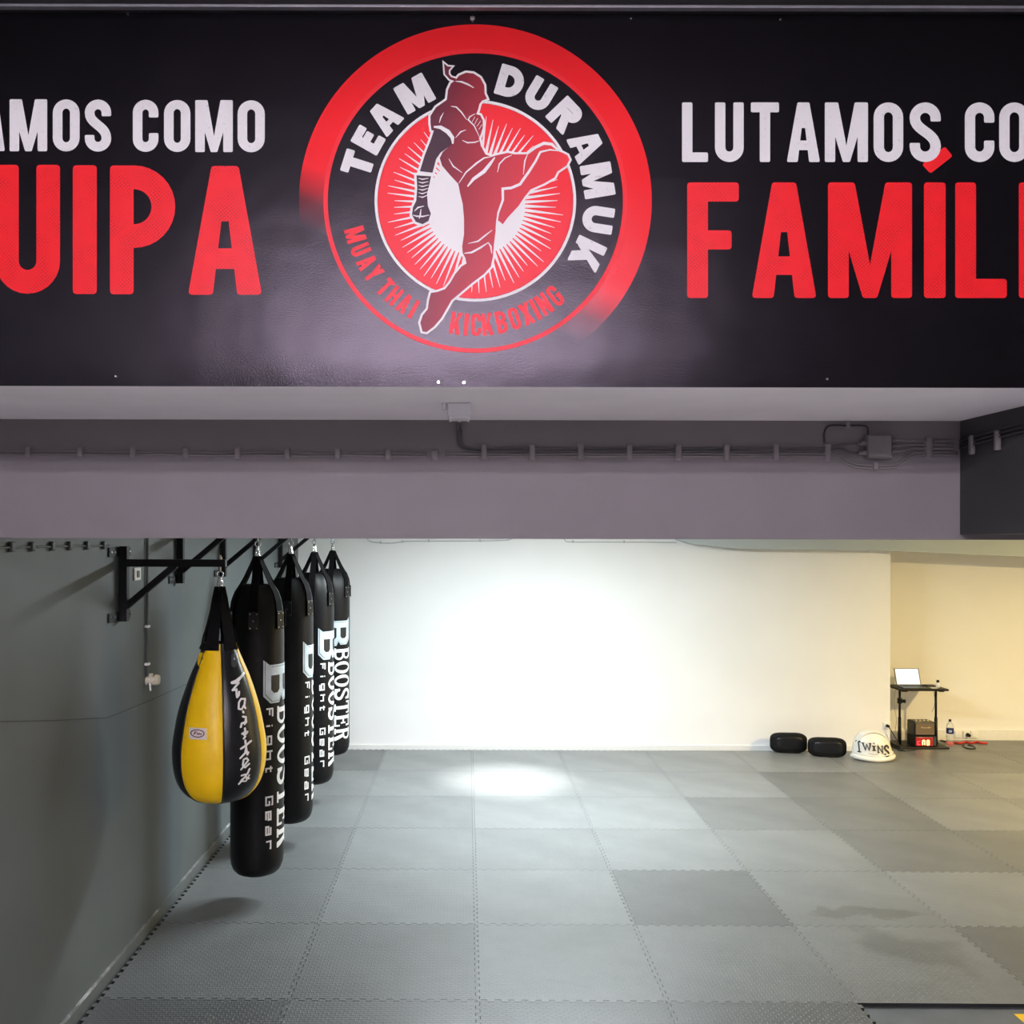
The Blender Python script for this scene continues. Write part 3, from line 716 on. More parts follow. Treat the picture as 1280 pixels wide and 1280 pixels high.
# ------------------------------------------------------------------ cables on the beam
YC = Y2 - 0.006
def cpt(px, py, d=0.0): return P(px, py, YC - d)
RUN = thing('cable_run', 'pair of thin grey cables clipped along the beam left of the white junction box', 'cable', cpt(290, 568))
for k, dy in enumerate((-1.8, 1.8)):
    bm = B(); tube(bm, [cpt(x, 565.5 + 3.2 * (x / 540) + dy + 0.5 * math.sin(x * 0.05 + k)) for x in range(-60, 556, 22)], 0.0032, 8, 2); obj('cable', bm, 'clip_grey', RUN, smooth=True)
def clip(px, py, hpx, parent, wpx=7):
    a = P(px - wpx / 2, py - hpx / 2, Y2 - 0.009); b = P(px + wpx / 2, py + hpx / 2, Y2 - 0.009); bm = B()
    box(bm, a.x, b.x, Y2 - 0.017, Y2 - 0.0005, b.z, a.z, bev=0.004)
    box(bm, a.x - 0.003, b.x + 0.003, Y2 - 0.005, Y2 - 0.0005, b.z - 0.004, a.z + 0.004, bev=0.002)
    obj('clip', bm, 'clip_grey', parent, smooth=True)
for x, y in ((35, 565), (100, 565), (166, 565.5), (232, 566), (297, 566.5), (359, 567), (422, 567.5), (485, 568), (543, 568.5)): clip(x, y, 13, RUN)
RUN2 = thing('cable_run', 'bundle of four grey cables clipped along the beam between the two junction boxes', 'cable', cpt(820, 565))
for k, y0 in enumerate((560, 564, 567.5, 570.5)):
    pts = [cpt(x, y0 + 0.35 * math.sin(x * 0.045 + k * 2)) for x in range(590 if k < 2 else 556, 1036, 20)]
    if k < 2:
        o_ = 4.5 * (0.5 - k); pts = [cpt(574.5 + o_, 530, 0.0), cpt(574.5 + o_, 545), cpt(576.5 + o_, 556 + 2 * k)] + pts
    if k == 0: pts += [cpt(1050, 556), cpt(1070, 554.5), cpt(1080, 554.5)]
    if k == 1: pts += [cpt(1050, 561), cpt(1064, 566), cpt(1080, 566)]
    if k == 2: pts += [cpt(1048, 569), cpt(1058, 575), cpt(1072, 581), cpt(1094, 582), cpt(1118, 581), cpt(1132, 572), cpt(1143, 566), cpt(1160, 565.5), cpt(1197, 565)]
    if k == 3: pts += [cpt(1046, 571.5), cpt(1056, 578.5), cpt(1072, 584), cpt(1094, 585), cpt(1120, 584), cpt(1134, 575), cpt(1145, 569), cpt(1160, 568.5), cpt(1197, 568)]
    bm = B(); tube(bm, pts, 0.0042 if k < 2 else 0.0034, 8, 3); obj('cable', bm, 'cable_grey' if k < 2 else 'clip_grey', RUN2, smooth=True)
for x in (605, 665.5, 726, 787, 848, 908.5, 970, 1035): clip(x, 565, 19 if x < 1000 else 21, RUN2)
clip(1094.5, 582.5, 10, RUN2, 6)
LOOP = thing('cable_loop', 'single dark cable looping above the grey junction box', 'cable', cpt(1060, 534))
bm = B(); tube(bm, [cpt(1030.5, 553), cpt(1030.5, 541), cpt(1034, 534), cpt(1042, 531.5), cpt(1060, 532), cpt(1078, 532), cpt(1084, 534), cpt(1085.5, 540), cpt(1085.5, 546)], 0.0035, 8, 4); obj('cable', bm, 'cable_black', LOOP, smooth=True)
clip(1060, 530.5, 9, LOOP, 5)
RUN3 = thing('cable_run', 'three dark cables leaving the grey junction box towards the cross beam', 'cable', cpt(1160, 555))
for k, (ya_, yb2) in enumerate(((550.5, 551.5), (557, 556), (564, 560.5))):
    bm = B(); tube(bm, [cpt(1113, ya_), cpt(1125, ya_), cpt(1140, yb2), cpt(1160, yb2), cpt(1192, yb2)], 0.004, 8, 4); obj('cable', bm, 'clip_grey', RUN3, smooth=True)
    z = cpt(1192, yb2).z; xs = XSB - 0.006; bm = B()
    tube(bm, [(xs, Y2 - 0.012, z), (xs, 3.45, z + 0.012), (xs, 3.2, z + 0.022), (xs, 2.95, z + 0.03)], 0.0045, 8, 4); obj('cable', bm, 'dark_beam_paint', RUN3, smooth=True)
clip(1161, 559, 25, RUN3, 8)
for px in (1218, 1250):
    Yc_ = XSB * F / (px - VX); zc = H + (675 - (555 if px < 1230 else 549)) / F * Yc_; bm = B()
    box(bm, XSB - 0.02, XSB - 0.0005, Yc_ - 0.011, Yc_ + 0.011, zc - 0.036, zc + 0.036, bev=0.005); obj('clip', bm, 'box_grey', RUN3, smooth=True)
# grey junction box
a, b = P(1084, 543.5, Y2 - 0.03), P(1114.5, 573, Y2 - 0.03)
JB = thing('junction_box', 'square grey painted junction box on the beam between cable bundles', 'junction box', ((a.x + b.x) / 2, Y2, b.z))
bm = B(); box(bm, a.x, b.x, Y2 - 0.036, Y2 - 0.0005, b.z, a.z, bev=0.004); obj('body', bm, 'box_grey', JB)
bm = B(); box(bm, a.x + 0.003, b.x - 0.003, Y2 - 0.041, Y2 - 0.034, b.z + 0.003, a.z - 0.003, bev=0.003); obj('lid', bm, 'box_grey', JB)
for y in (554.5, 566): 
    p = P(1084, y, Y2 - 0.018); bm = B(); cyl(bm, p, p - Vector((0.022, 0, 0)), 0.0095, 0.0085, n=12); cyl(bm, p - Vector((0.022, 0, 0)), p - Vector((0.034, 0, 0)), 0.007, n=12); obj('cable_gland', bm, 'box_grey', JB)
for y in (550.5, 557.5, 564.5):
    p = P(1114.5, y, Y2 - 0.018); bm = B(); cyl(bm, p, p + Vector((0.014, 0, 0)), 0.007, n=12); obj('cable_gland', bm, 'box_grey', JB)
# white junction box under the soffit
yb0 = 3.225; a = P(559.5, 503, yb0); b = P(589, 520, yb0)
JW = thing('junction_box', 'white junction box fixed under the soffit with a cable dropping to the beam', 'junction box', ((a.x + b.x) / 2, yb0 + 0.05, HS - 0.05))
bm = B(); box(bm, a.x, b.x, yb0, yb0 + 0.10, HS - 0.046, HS - 0.0005, bev=0.004); obj('body', bm, 'box_white', JW)
bm = B(); box(bm, a.x + 0.004, b.x - 0.004, yb0 + 0.004, yb0 + 0.096, HS - 0.052, HS - 0.045, bev=0.003); obj('lid', bm, 'box_white', JW)
for sx2, sy2 in ((0, 0), (1, 0), (0, 1), (1, 1)):
    bm = B(); x_ = a.x + 0.009 + sx2 * (b.x - a.x - 0.018); y_ = yb0 + 0.012 + sy2 * 0.076; cyl(bm, (x_, y_, HS - 0.051), (x_, y_, HS - 0.0545), 0.0045, n=10); obj('lid_screw', bm, 'plastic_white', JW)
bm = B(); cyl(bm, (a.x - 0.012, yb0 + 0.02, HS - 0.022), (a.x - 0.012, yb0 + 0.02, HS - 0.001), 0.008, n=12); obj('fixing_lug', bm, 'box_white', JW)
p = P(574.5, 527, yb0 + 0.1); xg = p.x
bm = B(); cyl(bm, (xg, yb0 + 0.092, HS - 0.03), (xg, yb0 + 0.128, HS - 0.038), 0.0115, 0.011, n=14); cyl(bm, (xg, yb0 + 0.128, HS - 0.038), (xg, yb0 + 0.142, HS - 0.041), 0.009, n=14); obj('cable_gland', bm, 'box_white', JW)
for k in (-1, 1):
    e_ = cpt(574.5 - k * 2.2, 531); bm = B(); tube(bm, [(xg + k * 0.004, yb0 + 0.135, HS - 0.039), (xg + k * 0.005, 3.5, HS - 0.046), (xg + k * 0.006, 3.64, HS - 0.045), (e_.x, YC - 0.002, HS - 0.025), e_], 0.0042, 8, 4); obj('cable', bm, 'cable_grey', JW, smooth=True)

# ------------------------------------------------------------------ cable and small fittings on the left wall
WC = thing('cable_run', 'dark cable with clips along the top of the grey side wall', 'cable', WL(60, 682))
bm = B(); tube(bm, [WL(x, 684.5 - x * 0.02) + Vector((0.006, 0, 0)) for x in range(-60, 150, 15)], 0.005, 8, 2); obj('cable', bm, 'wall_cable', WC, smooth=True)
for px in (12, 38, 63, 85, 107, 128):
    p = WL(px, 684 - px * 0.02); bm = B(); box(bm, p.x, p.x + 0.018, p.y - 0.016, p.y + 0.016, p.z - 0.022, p.z + 0.022, bev=0.004); obj('clip', bm, 'wall_clip', WC, smooth=True)
p = WL(170.5, 717.5)
SW = thing('wall_switch', 'small white switch plate on the grey wall behind the first bracket', 'switch', p)
obj('plate', bx(p.x, p.x + 0.01, p.y - 0.055, p.y + 0.055, p.z - 0.038, p.z + 0.038, bev=0.004), 'plastic_white', SW)
obj('rocker', bx(p.x + 0.008, p.x + 0.014, p.y - 0.02, p.y + 0.02, p.z - 0.02, p.z + 0.02, bev=0.002), 'plastic_dark_grey', SW)
p0, p1 = WL(182, 690), WL(181.5, 845)
PIPE = thing('conduit_drop', 'thin grey conduit running down the grey wall to a cream tap', 'conduit', (p1.x, p1.y, p1.z))
bm = B(); cyl(bm, (p0.x + 0.012, p0.y, ZC - 0.01), (p1.x + 0.012, p1.y, p1.z), 0.0085, n=12); obj('pipe', bm, 'wall_cable', PIPE, smooth=True)
for py in (783, 830):
    p = WL(181.5, py); bm = B(); box(bm, p.x, p.x + 0.026, p.y - 0.02, p.y + 0.02, p.z - 0.008, p.z + 0.008, bev=0.003); obj('clip', bm, 'plastic_white', PIPE, smooth=True)
p = WL(183, 851)
TAP = thing('wall_tap', 'cream plastic shut-off fitting at the end of the thin conduit', 'fitting', p)
bm = B(); cyl(bm, (p.x, p.y, p.z), (p.x + 0.05, p.y, p.z), 0.026, n=18); cyl(bm, (p.x + 0.025, p.y, p.z - 0.01), (p.x + 0.025, p.y, p.z + 0.045), 0.016, n=14); obj('body', bm, 'tap_cream', TAP)
bm = B(); cyl(bm, (p.x + 0.05, p.y + 0.012, p.z + 0.005), (p.x + 0.074, p.y + 0.012, p.z + 0.005), 0.034, 0.03, n=8); obj('handle', bm, 'tap_cream', TAP)
bm = B(); cyl(bm, (p.x + 0.03, p.y - 0.035, p.z - 0.01), (p.x + 0.04, p.y - 0.05, p.z - 0.055), 0.013, 0.010, n=12); obj('spout', bm, 'chrome', TAP)

# ------------------------------------------------------------------ wall brackets
YS = [5.39, 6.45, 7.58, 8.75, 9.91]
BAGX = [P(275, 700, YS[0]).x, P(322, 700, YS[1]).x, P(363.5, 700, YS[2]).x, P(393, 700, YS[3]).x, P(415.8, 700, YS[4]).x]
ARMZ = [P(215, 703.8, YS[0]).z] + [2.462, 2.464, 2.466, 2.468]
WHICH = ['carrying the yellow teardrop bag', 'carrying the first black bag behind the teardrop bag', 'carrying the second black bag behind the teardrop bag', 'carrying the third black bag behind the teardrop bag', 'carrying the black bag by the white back wall']
for k, (Yb, xb_, za) in enumerate(zip(YS, BAGX, ARMZ)):
    wx = wallx(Yb); BR = thing('bag_bracket', 'black steel wall bracket with diagonal brace ' + WHICH[k], 'bracket', (wx, Yb, za - 0.33), 'wall brackets for the punch bags')
    px_ = wx + 0.008 + 0.022
    bm = B(); box(bm, px_ - 0.022, px_ + 0.022, Yb - 0.022, Yb + 0.022, za - 0.33, za + 0.095, bev=0.003); obj('post', bm, 'black_steel', BR)
    bm = B(); box(bm, px_ + 0.018, xb_ + 0.035, Yb - 0.021, Yb + 0.021, za - 0.021, za + 0.021, bev=0.003); obj('arm', bm, 'black_steel', BR)
    bm = B(); bar(bm, (px_ + 0.008, Yb, za - 0.25), (px_ + 0.29, Yb, za - 0.012), 0.036, 0.036, bev=0.003); obj('brace', bm, 'black_steel', BR)
    for dz in (0.062, -0.30):
        bm = B(); box(bm, wx + 0.0005, wx + 0.008, Yb - 0.17, Yb + 0.17, za + dz - 0.026, za + dz + 0.026, bev=0.002); pl_ = obj('wall_plate', bm, 'black_steel', BR)
        for dy in (-0.145, -0.085, 0.085, 0.145):
            bm = B(); c = Vector((wx + 0.008, Yb + dy, za + dz)); cyl(bm, c, c + Vector((0.007, 0, 0)), 0.009, 0.007, n=6); obj('bolt', bm, 'chrome', pl_)
    bm = B(); cyl(bm, (xb_, Yb, za + 0.02), (xb_, Yb, za + 0.036), 0.012, n=8); cyl(bm, (xb_, Yb, za + 0.036), (xb_, Yb, za + 0.046), 0.007, n=8); cyl(bm, (xb_, Yb, za + 0.03), (xb_, Yb, za - 0.05), 0.007, n=8); obj('eye_bolt', bm, 'chrome', BR)

# ------------------------------------------------------------------ bag hardware shared by all bags (local coordinates)
def hang(parent, ztop, zstrap, n, rs, phase):
    """swivel ring and spring hooks between ztop and zstrap"""
    bm = B(); tube(bm, [Vector((0.018 * math.cos(a), 0, ztop - 0.018 + 0.018 * math.sin(a))) for a in [2 * PI * i / 20 for i in range(20)]], 0.0042, 8, 0, closed=True); obj('swivel_ring', bm, 'chrome', parent, world=False, smooth=True)
    z0 = ztop - 0.034
    for k in range(n):
        a = phase + 2 * PI * k / n; d = Vector((math.sin(a), -math.cos(a), 0)); q = Vector((d.y * -1, d.x, 0))
        p0_ = Vector((0, 0, z0)) + d * 0.006; p1_ = Vector((0, 0, zstrap)) + d * rs; m = (p0_ + p1_) / 2
        bm = B(); tube(bm, [p0_, m + q * 0.008, p1_, m - q * 0.008], 0.0032, 6, 5, closed=False); tube(bm, [p0_, m - q * 0.008, p1_], 0.0032, 6, 5)
        obj('spring_hook', bm, 'chrome', parent, world=False, smooth=True)
def ribbon_strap(parent, path, ang, w0, w1, mat='webbing_black', th=0.004):
    bm = B(); d = Vector((math.sin(ang), -math.cos(ang), 0)); tq = Vector((math.cos(ang), math.sin(ang), 0)); rings = []
    n = len(path)
    for i, (r, z) in enumerate(path):
        a, b = path[max(i - 1, 0)], path[min(i + 1, n - 1)]; dr, dz = b[0] - a[0], b[1] - a[1]; l = math.hypot(dr, dz); nr, nz2 = -dz / l, dr / l
        if nr < 0: nr, nz2 = -nr, -nz2
        w_ = w0 + (w1 - w0) * i / (n - 1); c = d * r + Vector((0, 0, z)); o_ = d * nr * th + Vector((0, 0, nz2 * th))
        rings.append([bm.verts.new(c - tq * w_ / 2), bm.verts.new(c + tq * w_ / 2), bm.verts.new(c + tq * w_ / 2 + o_), bm.verts.new(c - tq * w_ / 2 + o_)])
    for A, C in zip(rings, rings[1:]):
        for k in range(4): bm.faces.new((A[k], A[(k + 1) % 4], C[(k + 1) % 4], C[k]))
    bm.faces.new(rings[0]); bm.faces.new(rings[-1][::-1]); recalc(bm)
    return obj('strap', bm, mat, parent, world=False)

# serif letters for the black bags
def serif(ch, w, h):
    s, tn, sf = w * 0.27, h * 0.10, h * 0.085
    def ell(cx, cy, rx, ry, n=28): return [(cx + rx * math.cos(2 * PI * k / n), cy + ry * math.sin(2 * PI * k / n)) for k in range(n)]
    if ch == 'O': return ring_quads(ell(w / 2, h / 2, w / 2, h / 2), ell(w / 2, h / 2, w / 2 - s * 0.95, h / 2 - tn))
    if ch == 'B':
        return [rect(w * 0.08, 0, w * 0.08 + s, h), rect(0, 0, w * 0.5, sf), rect(0, h - sf, w * 0.5, h), stroke([(w * 0.3, h - tn / 2)] + arc(w * 0.55, h * 0.745, w * 0.28, h * 0.205, 90, -90, 12) + [(w * 0.3, h * 0.54)], s * 0.62, 0),
                stroke([(w * 0.3, h * 0.5)] + arc(w * 0.58, h * 0.27, w * 0.31, h * 0.22, 90, -90, 12) + [(w * 0.3, tn / 2)], s * 0.66, 0)]
    if ch == 'S':
        p = arc(w * 0.5, h * 0.74, w * 0.34, h * 0.2, 10, 240, 14) + arc(w * 0.5, h * 0.26, w * 0.36, h * 0.2, 55, -190, 14)
        return [stroke(p, s * 0.85, 0), rect(w * 0.76, h * 0.66, w * 0.92, h * 0.98), rect(w * 0.04, h * 0.02, w * 0.20, h * 0.32)]
    if ch == 'T': return [rect(w / 2 - s / 2, 0, w / 2 + s / 2, h), rect(w * 0.2, 0, w * 0.8, sf), rect(0, h - tn, w, h), rect(0, h * 0.72, w * 0.12, h), rect(w * 0.88, h * 0.72, w, h)]
    if ch == 'E': return [rect(w * 0.08, 0, w * 0.08 + s, h), rect(0, 0, w * 0.9, tn), rect(0, h - tn, w * 0.9, h), rect(w * 0.2, h * 0.46, w * 0.7, h * 0.46 + tn), rect(w * 0.80, 0, w * 0.94, h * 0.3), rect(w * 0.80, h * 0.7, w * 0.94, h), rect(w * 0.6, h * 0.36, w * 0.72, h * 0.66)]
    if ch == 'R': return [rect(w * 0.08, 0, w * 0.08 + s, h), rect(0, 0, w * 0.46, sf), rect(0, h - sf, w * 0.5, h), stroke([(w * 0.3, h - tn / 2)] + arc(w * 0.55, h * 0.73, w * 0.29, h * 0.21, 90, -90, 12) + [(w * 0.3, h * 0.52)], s * 0.62, 0),
                          [(w * 0.42, h * 0.52), (w * 0.70, h * 0.52), (w * 0.98, sf), (w, 0), (w * 0.70, 0)]]
    return []
def tiny(ch, w, h, t_):
    """wide technical lower case letters"""
    L_ = {'F': [[(0, 0), (0, 1), (1, 1)], [(0, .52), (.8, .52)]], 'i': [[(.5, 0), (.5, .62)], [(.5, .84), (.5, 1)]], 'g': [[(1, .25), (0, .25), (0, .8), (1, .8), (1, -.1), (.1, -.1)]],
          'h': [[(0, 0), (0, 1)], [(0, .62), (1, .62), (1, 0)]], 't': [[(.35, 1), (.35, 0), (.9, 0)], [(0, .7), (.9, .7)]], 'G': [[(1, .8), (1, 1), (0, 1), (0, 0), (1, 0), (1, .5), (.5, .5)]],
          'e': [[(1, 0), (0, 0), (0, .72), (1, .72), (1, .36), (0, .36)]], 'a': [[(.1, .72), (1, .72), (1, 0), (0, 0), (0, .38), (1, .38)]], 'r': [[(0, 0), (0, .72), (.9, .72), (.9, .55)]]}
    return [q for p in L_.get(ch, []) for q in strokes([(x * w, y * h) for x, y in p], t_)]

RB = 0.179
def heavy_bag(k, zbot, tset, label):
    Yb, xb_ = YS[k], BAGX[k]
    bag = thing('heavy_bag', label, 'punch bag', (xb_, Yb, zbot), 'black heavy bags on the brackets')
    beta = math.atan2(-xb_, Yb); L = 2.127 - zbot; ztop = ARMZ[k] - 0.045 - zbot
    sd = k * 1.7
    def mod(r, z, a):
        s = max(0, (z - (L - 0.34)) / 0.34); lump = 0.006 * math.sin(2 * a + z * 3 + sd) + 0.003 * math.sin(5 * a - z * 7 + sd)
        return r * (1 + lump + 0.055 * s * math.cos(6 * (a - beta + 0.14)))
    prof = [(0, 0), (0.06, 0.001), (0.105, 0.006), (0.138, 0.020), (0.160, 0.044), (0.173, 0.080), (RB, 0.13)]
    prof += [(RB * (1 - 0.012 * math.sin(PI * i / 24) ** 2), 0.13 + (L - 0.40) * i / 24) for i in range(1, 25)]
    prof += [(0.177, L - 0.21), (0.172, L - 0.155), (0.161, L - 0.10), (0.143, L - 0.05), (0.118, L - 0.012), (0.108, L), (0.10, L - 0.004), (0.0, L - 0.03)]
    bm = B(); lathe(bm, prof, 60, mod); recalc(bm); obj('body', bm, 'vinyl_black', bag, world=False, smooth=True)
    # seam along the bag and stitched rim
    bm = B(); tube(bm, [Vector((RB * 1.006 * math.sin(beta - 1.9), -RB * 1.006 * math.cos(beta - 1.9), 0.14 + (L - 0.42) * i / 6)) for i in range(7)], 0.003, 6, 0); obj('seam', bm, 'vinyl_black', bag, world=False)
    for s in range(6):
        a = beta - 0.14 + s * PI / 3
        path = [(0.016, L + 0.188), (0.050, L + 0.120), (0.086, L + 0.048), (0.114, L + 0.0), (0.150, L - 0.052), (0.172, L - 0.11), (0.181, L - 0.17), (0.1825, L - 0.235), (0.182, L - 0.285)]
        ribbon_strap(bag, path, a, 0.046, 0.064)
        bm = B(); d = Vector((math.sin(a), -math.cos(a), 0)); c = d * 0.1895 + Vector((0, 0, L - 0.235))
        vs = box(bm, -0.034, 0.034, -0.003, 0.003, -0.06, 0.06, bev=0.002); bmesh.ops.rotate(bm, cent=(0, 0, 0), matrix=Matrix.Rotation(a, 3, 'Z'), verts=bm.verts); bmesh.ops.translate(bm, vec=c, verts=bm.verts)
        pt = obj('rivet_patch', bm, 'leather_black', bag, world=False)
        tq = Vector((math.cos(a), math.sin(a), 0))
        for (u, v) in ((-1, 1), (1, 1), (0, 0), (-1, -1), (1, -1)):
            bm = B(); c2 = c + tq * u * 0.022 + Vector((0, 0, v * 0.046)); cyl(bm, c2, c2 + d * 0.006, 0.0068, 0.0045, n=10); obj('rivet', bm, 'chrome', pt, world=False)
    hang(bag, ztop, L + 0.18, 6, 0.018, beta - 0.14)
    # lettering running down the bag: u = reading direction (down), v = towards the right
    z0 = 1.318 - zbot; th0 = beta + math.radians(tset)
    def fn(off): 
        def g(u, v):
            a = th0 + v / RB; z = z0 - u; r = mod(RB, z, a) + off
            return Vector((r * math.sin(a), -r * math.cos(a), z))
        return g
    cut = ((1, 0.02), (0, 0.05))
    polys = []; pitch = 0.137
    for i, ch in enumerate('BOOSTER'): polys += [[(x + i * pitch, y) for x, y in p] for p in serif(ch, 0.124, 0.195)]
    obj('lettering', polys_mesh(polys, fn(0.0018), cut), 'print_white', bag, world=False)['label'] = 'white serif lettering running down the bag'
    polys = []; u = 0.01
    for ch in 'Fight Gear':
        wd = {'i': 0.03, ' ': 0.12, 't': 0.045}.get(ch, 0.052)
        polys += [[(x + u, y - 0.085) for x, y in p] for p in tiny(ch, wd if ch != ' ' else 0, 0.046, 0.0115)]
        u += (0.12 if ch == ' ' else 0.098 if ch not in 'it' else 0.085)
    obj('small_lettering', polys_mesh(polys, fn(0.0018), cut), 'print_white', bag, world=False)
    # emblem: chamfered letter B
    w_, h_ = 0.29, 0.30
    def eb(ins):
        a, b, c, d = ins, ins, w_ - ins, h_ - ins
        return [(a, b), (c - 0.05, b), (c, b + 0.05), (c, h_ * 0.42 - ins * 0.3), (c - 0.045, h_ * 0.5), (c - 0.01, h_ * 0.57), (c - 0.01, d - 0.05), (c - 0.06, d), (a, d), (a + 0.035, d - 0.045), (a + 0.035, b + 0.045)]
    sh = lambda ps, du=-0.315, dv=-0.106: [[(x + du, y + dv) for x, y in p] for p in ps]
    o_, i_ = eb(0.0), eb(0.006)
    obj('emblem', polys_mesh(sh([o_]), fn(0.0016), cut), 'print_steel', bag, world=False)
    holes = [[(0.105, 0.055), (0.20, 0.055), (0.222, 0.075), (0.222, 0.108), (0.20, 0.128), (0.105, 0.128)], [(0.105, 0.17), (0.195, 0.17), (0.215, 0.188), (0.215, 0.222), (0.195, 0.245), (0.105, 0.245)]]
    inl = ring_quads(eb(0.011), eb(0.014))
    obj('emblem_cutout', polys_mesh(sh(holes + inl), fn(0.0026), cut), 'print_black', bag, world=False)
heavy_bag(1, 0.172, 46, 'black vinyl heavy bag right behind the yellow teardrop bag')
heavy_bag(2, 0.190, 66, 'second black heavy bag, between two other black bags, behind the teardrop bag')
heavy_bag(3, 0.197, 45, 'third black heavy bag behind the teardrop bag, last but one before the white wall')
heavy_bag(4, 0.200, 6, 'black heavy bag closest to the white back wall, white lettering facing forward')

# ------------------------------------------------------------------ teardrop bag
Yt, Xt = YS[0], BAGX[0]; K = Yt / F
zt = lambda y: H - (y - 675) * (Yt - 0.18) / F
prof_px = [(1013, 0.5), (1012, 14), (1009, 27), (1003, 39), (993, 48), (980, 54), (962, 57.5), (940, 58), (918, 55), (895, 50.5), (872, 44), (850, 36.5), (832, 29), (818, 23.5), (808, 20.5)]
zb = zt(1013)
TB = thing('teardrop_bag', 'yellow and black leather teardrop punch bag hanging from the first bracket', 'punch bag', (Xt, Yt, zb))
betaT = math.atan2(-Xt, Yt)
prof = [(r * K * 0.985, zt(y) - zb) for y, r in prof_px]
def dense(prof, n=4):
    q = smooth_path([Vector((a, b, 0)) for a, b in prof], n); return [(max(v.x, 0.002), v.y) for v in q]
profD = dense(prof)
def rad(z):
    for (r0, z0), (r1, z1) in zip(profD, profD[1:]):
        if z0 <= z <= z1: return r0 + (r1 - r0) * (z - z0) / max(1e-6, z1 - z0)
    return profD[-1][0]
SEAM0 = betaT + math.radians(5)
def tmod(r, z, a):
    u = ((a - SEAM0) / (PI / 3)) % 1.0
    return r * (1 - 0.035 * (abs(u - 0.5) * 2) ** 4 + 0.004 * math.sin(9 * a + 14 * z))
for s in range(6):
    a0 = SEAM0 + s * PI / 3; bm = B(); lathe(bm, profD, 14, tmod, a0 + 0.006, a0 + PI / 3 - 0.006); recalc(bm)
    obj('panel', bm, 'leather_black' if s % 2 == 0 else 'leather_yellow', TB, world=False, smooth=True)['label'] = 'black leather panel' if s % 2 == 0 else 'yellow leather panel'
for s in range(6):
    a = SEAM0 + s * PI / 3; bm = B(); tube(bm, [Vector(((r * 0.968 + 0.0015) * math.sin(a), -(r * 0.968 + 0.0015) * math.cos(a), z)) for r, z in profD[1:]], 0.0045, 6, 0)
    obj('piping', bm, 'leather_yellow' if s == 1 else 'leather_black', TB, world=False, smooth=True)
bm = B(); cyl(bm, (0, 0, 0.0), (0, 0, 0.012), 0.06, 0.075, n=24); obj('base_cap', bm, 'leather_black', TB, world=False)
Lt = profD[-1][1]
bm = B(); cyl(bm, (0, 0, Lt - 0.05), (0, 0, Lt - 0.02), 0.085, 0.082, n=24); obj('top_lining', bm, 'webbing_black', TB, world=False)
ztT = ARMZ[0] - 0.045 - zb
for s in range(6):
    a = betaT + math.radians(-25 + 60 * s)
    ribbon_strap(TB, [(0.014, ztT - 0.088), (0.03, ztT - 0.15), (0.062, Lt + 0.12), (0.088, Lt + 0.03), (rad(Lt - 0.01) + 0.001, Lt - 0.01), (rad(Lt - 0.035) + 0.004, Lt - 0.035)], a, 0.048, 0.088, th=0.005)
hang(TB, ztT, ztT - 0.098, 6, 0.018, betaT - 0.3)
def tfn(off):
    def g(px, ny):
        py = -ny; z = zt(py) - zb; r = rad(z); s = max(-0.98, min(0.98, (px - 275) * K / r)); a = betaT + math.asin(s); rr = tmod(r, z, a) + off
        return Vector((rr * math.sin(a), -rr * math.cos(a), z))
    return g
tcut = ((0, 3.0), (1, 5.0))
# stitched strap patches
def dshape(cx, cy, w_, h_): return round_poly(flip([(cx - w_ / 2, cy - h_ / 2), (cx + w_ / 2, cy - h_ / 2), (cx + w_ / 2, cy + h_ * 0.25)]) + [(x, y) for x, y in arc(cx, -cy - h_ * 0.2, w_ / 2, h_ * 0.32, 0, -180, 10)] + flip([(cx - w_ / 2, cy + h_ * 0.25)]), 0.4)
obj('strap_patch', polys_mesh([dshape(291.5, 829, 11, 21)], tfn(0.003), tcut), 'leather_black', TB, world=False)
obj('strap_patch', polys_mesh([dshape(291.5, 829, 7, 16)], tfn(0.005), tcut), 'patch_grey', TB, world=False)
obj('strap_patch', polys_mesh([dshape(254.5, 829, 11, 19)], tfn(0.003), tcut), 'leather_yellow', TB, world=False)
obj('rivet', polys_mesh([[(254.5 + 1.1 * math.cos(q), -826 + 1.3 * math.sin(q)) for q in [k * PI / 4 for k in range(8)]]], tfn(0.0045)), 'print_black', TB, world=False)
obj('rivet', polys_mesh([[(291.5 + 1.2 * math.cos(q), -827 + 1.5 * math.sin(q)) for q in [k * PI / 4 for k in range(8)]]], tfn(0.0065)), 'chrome', TB, world=False)
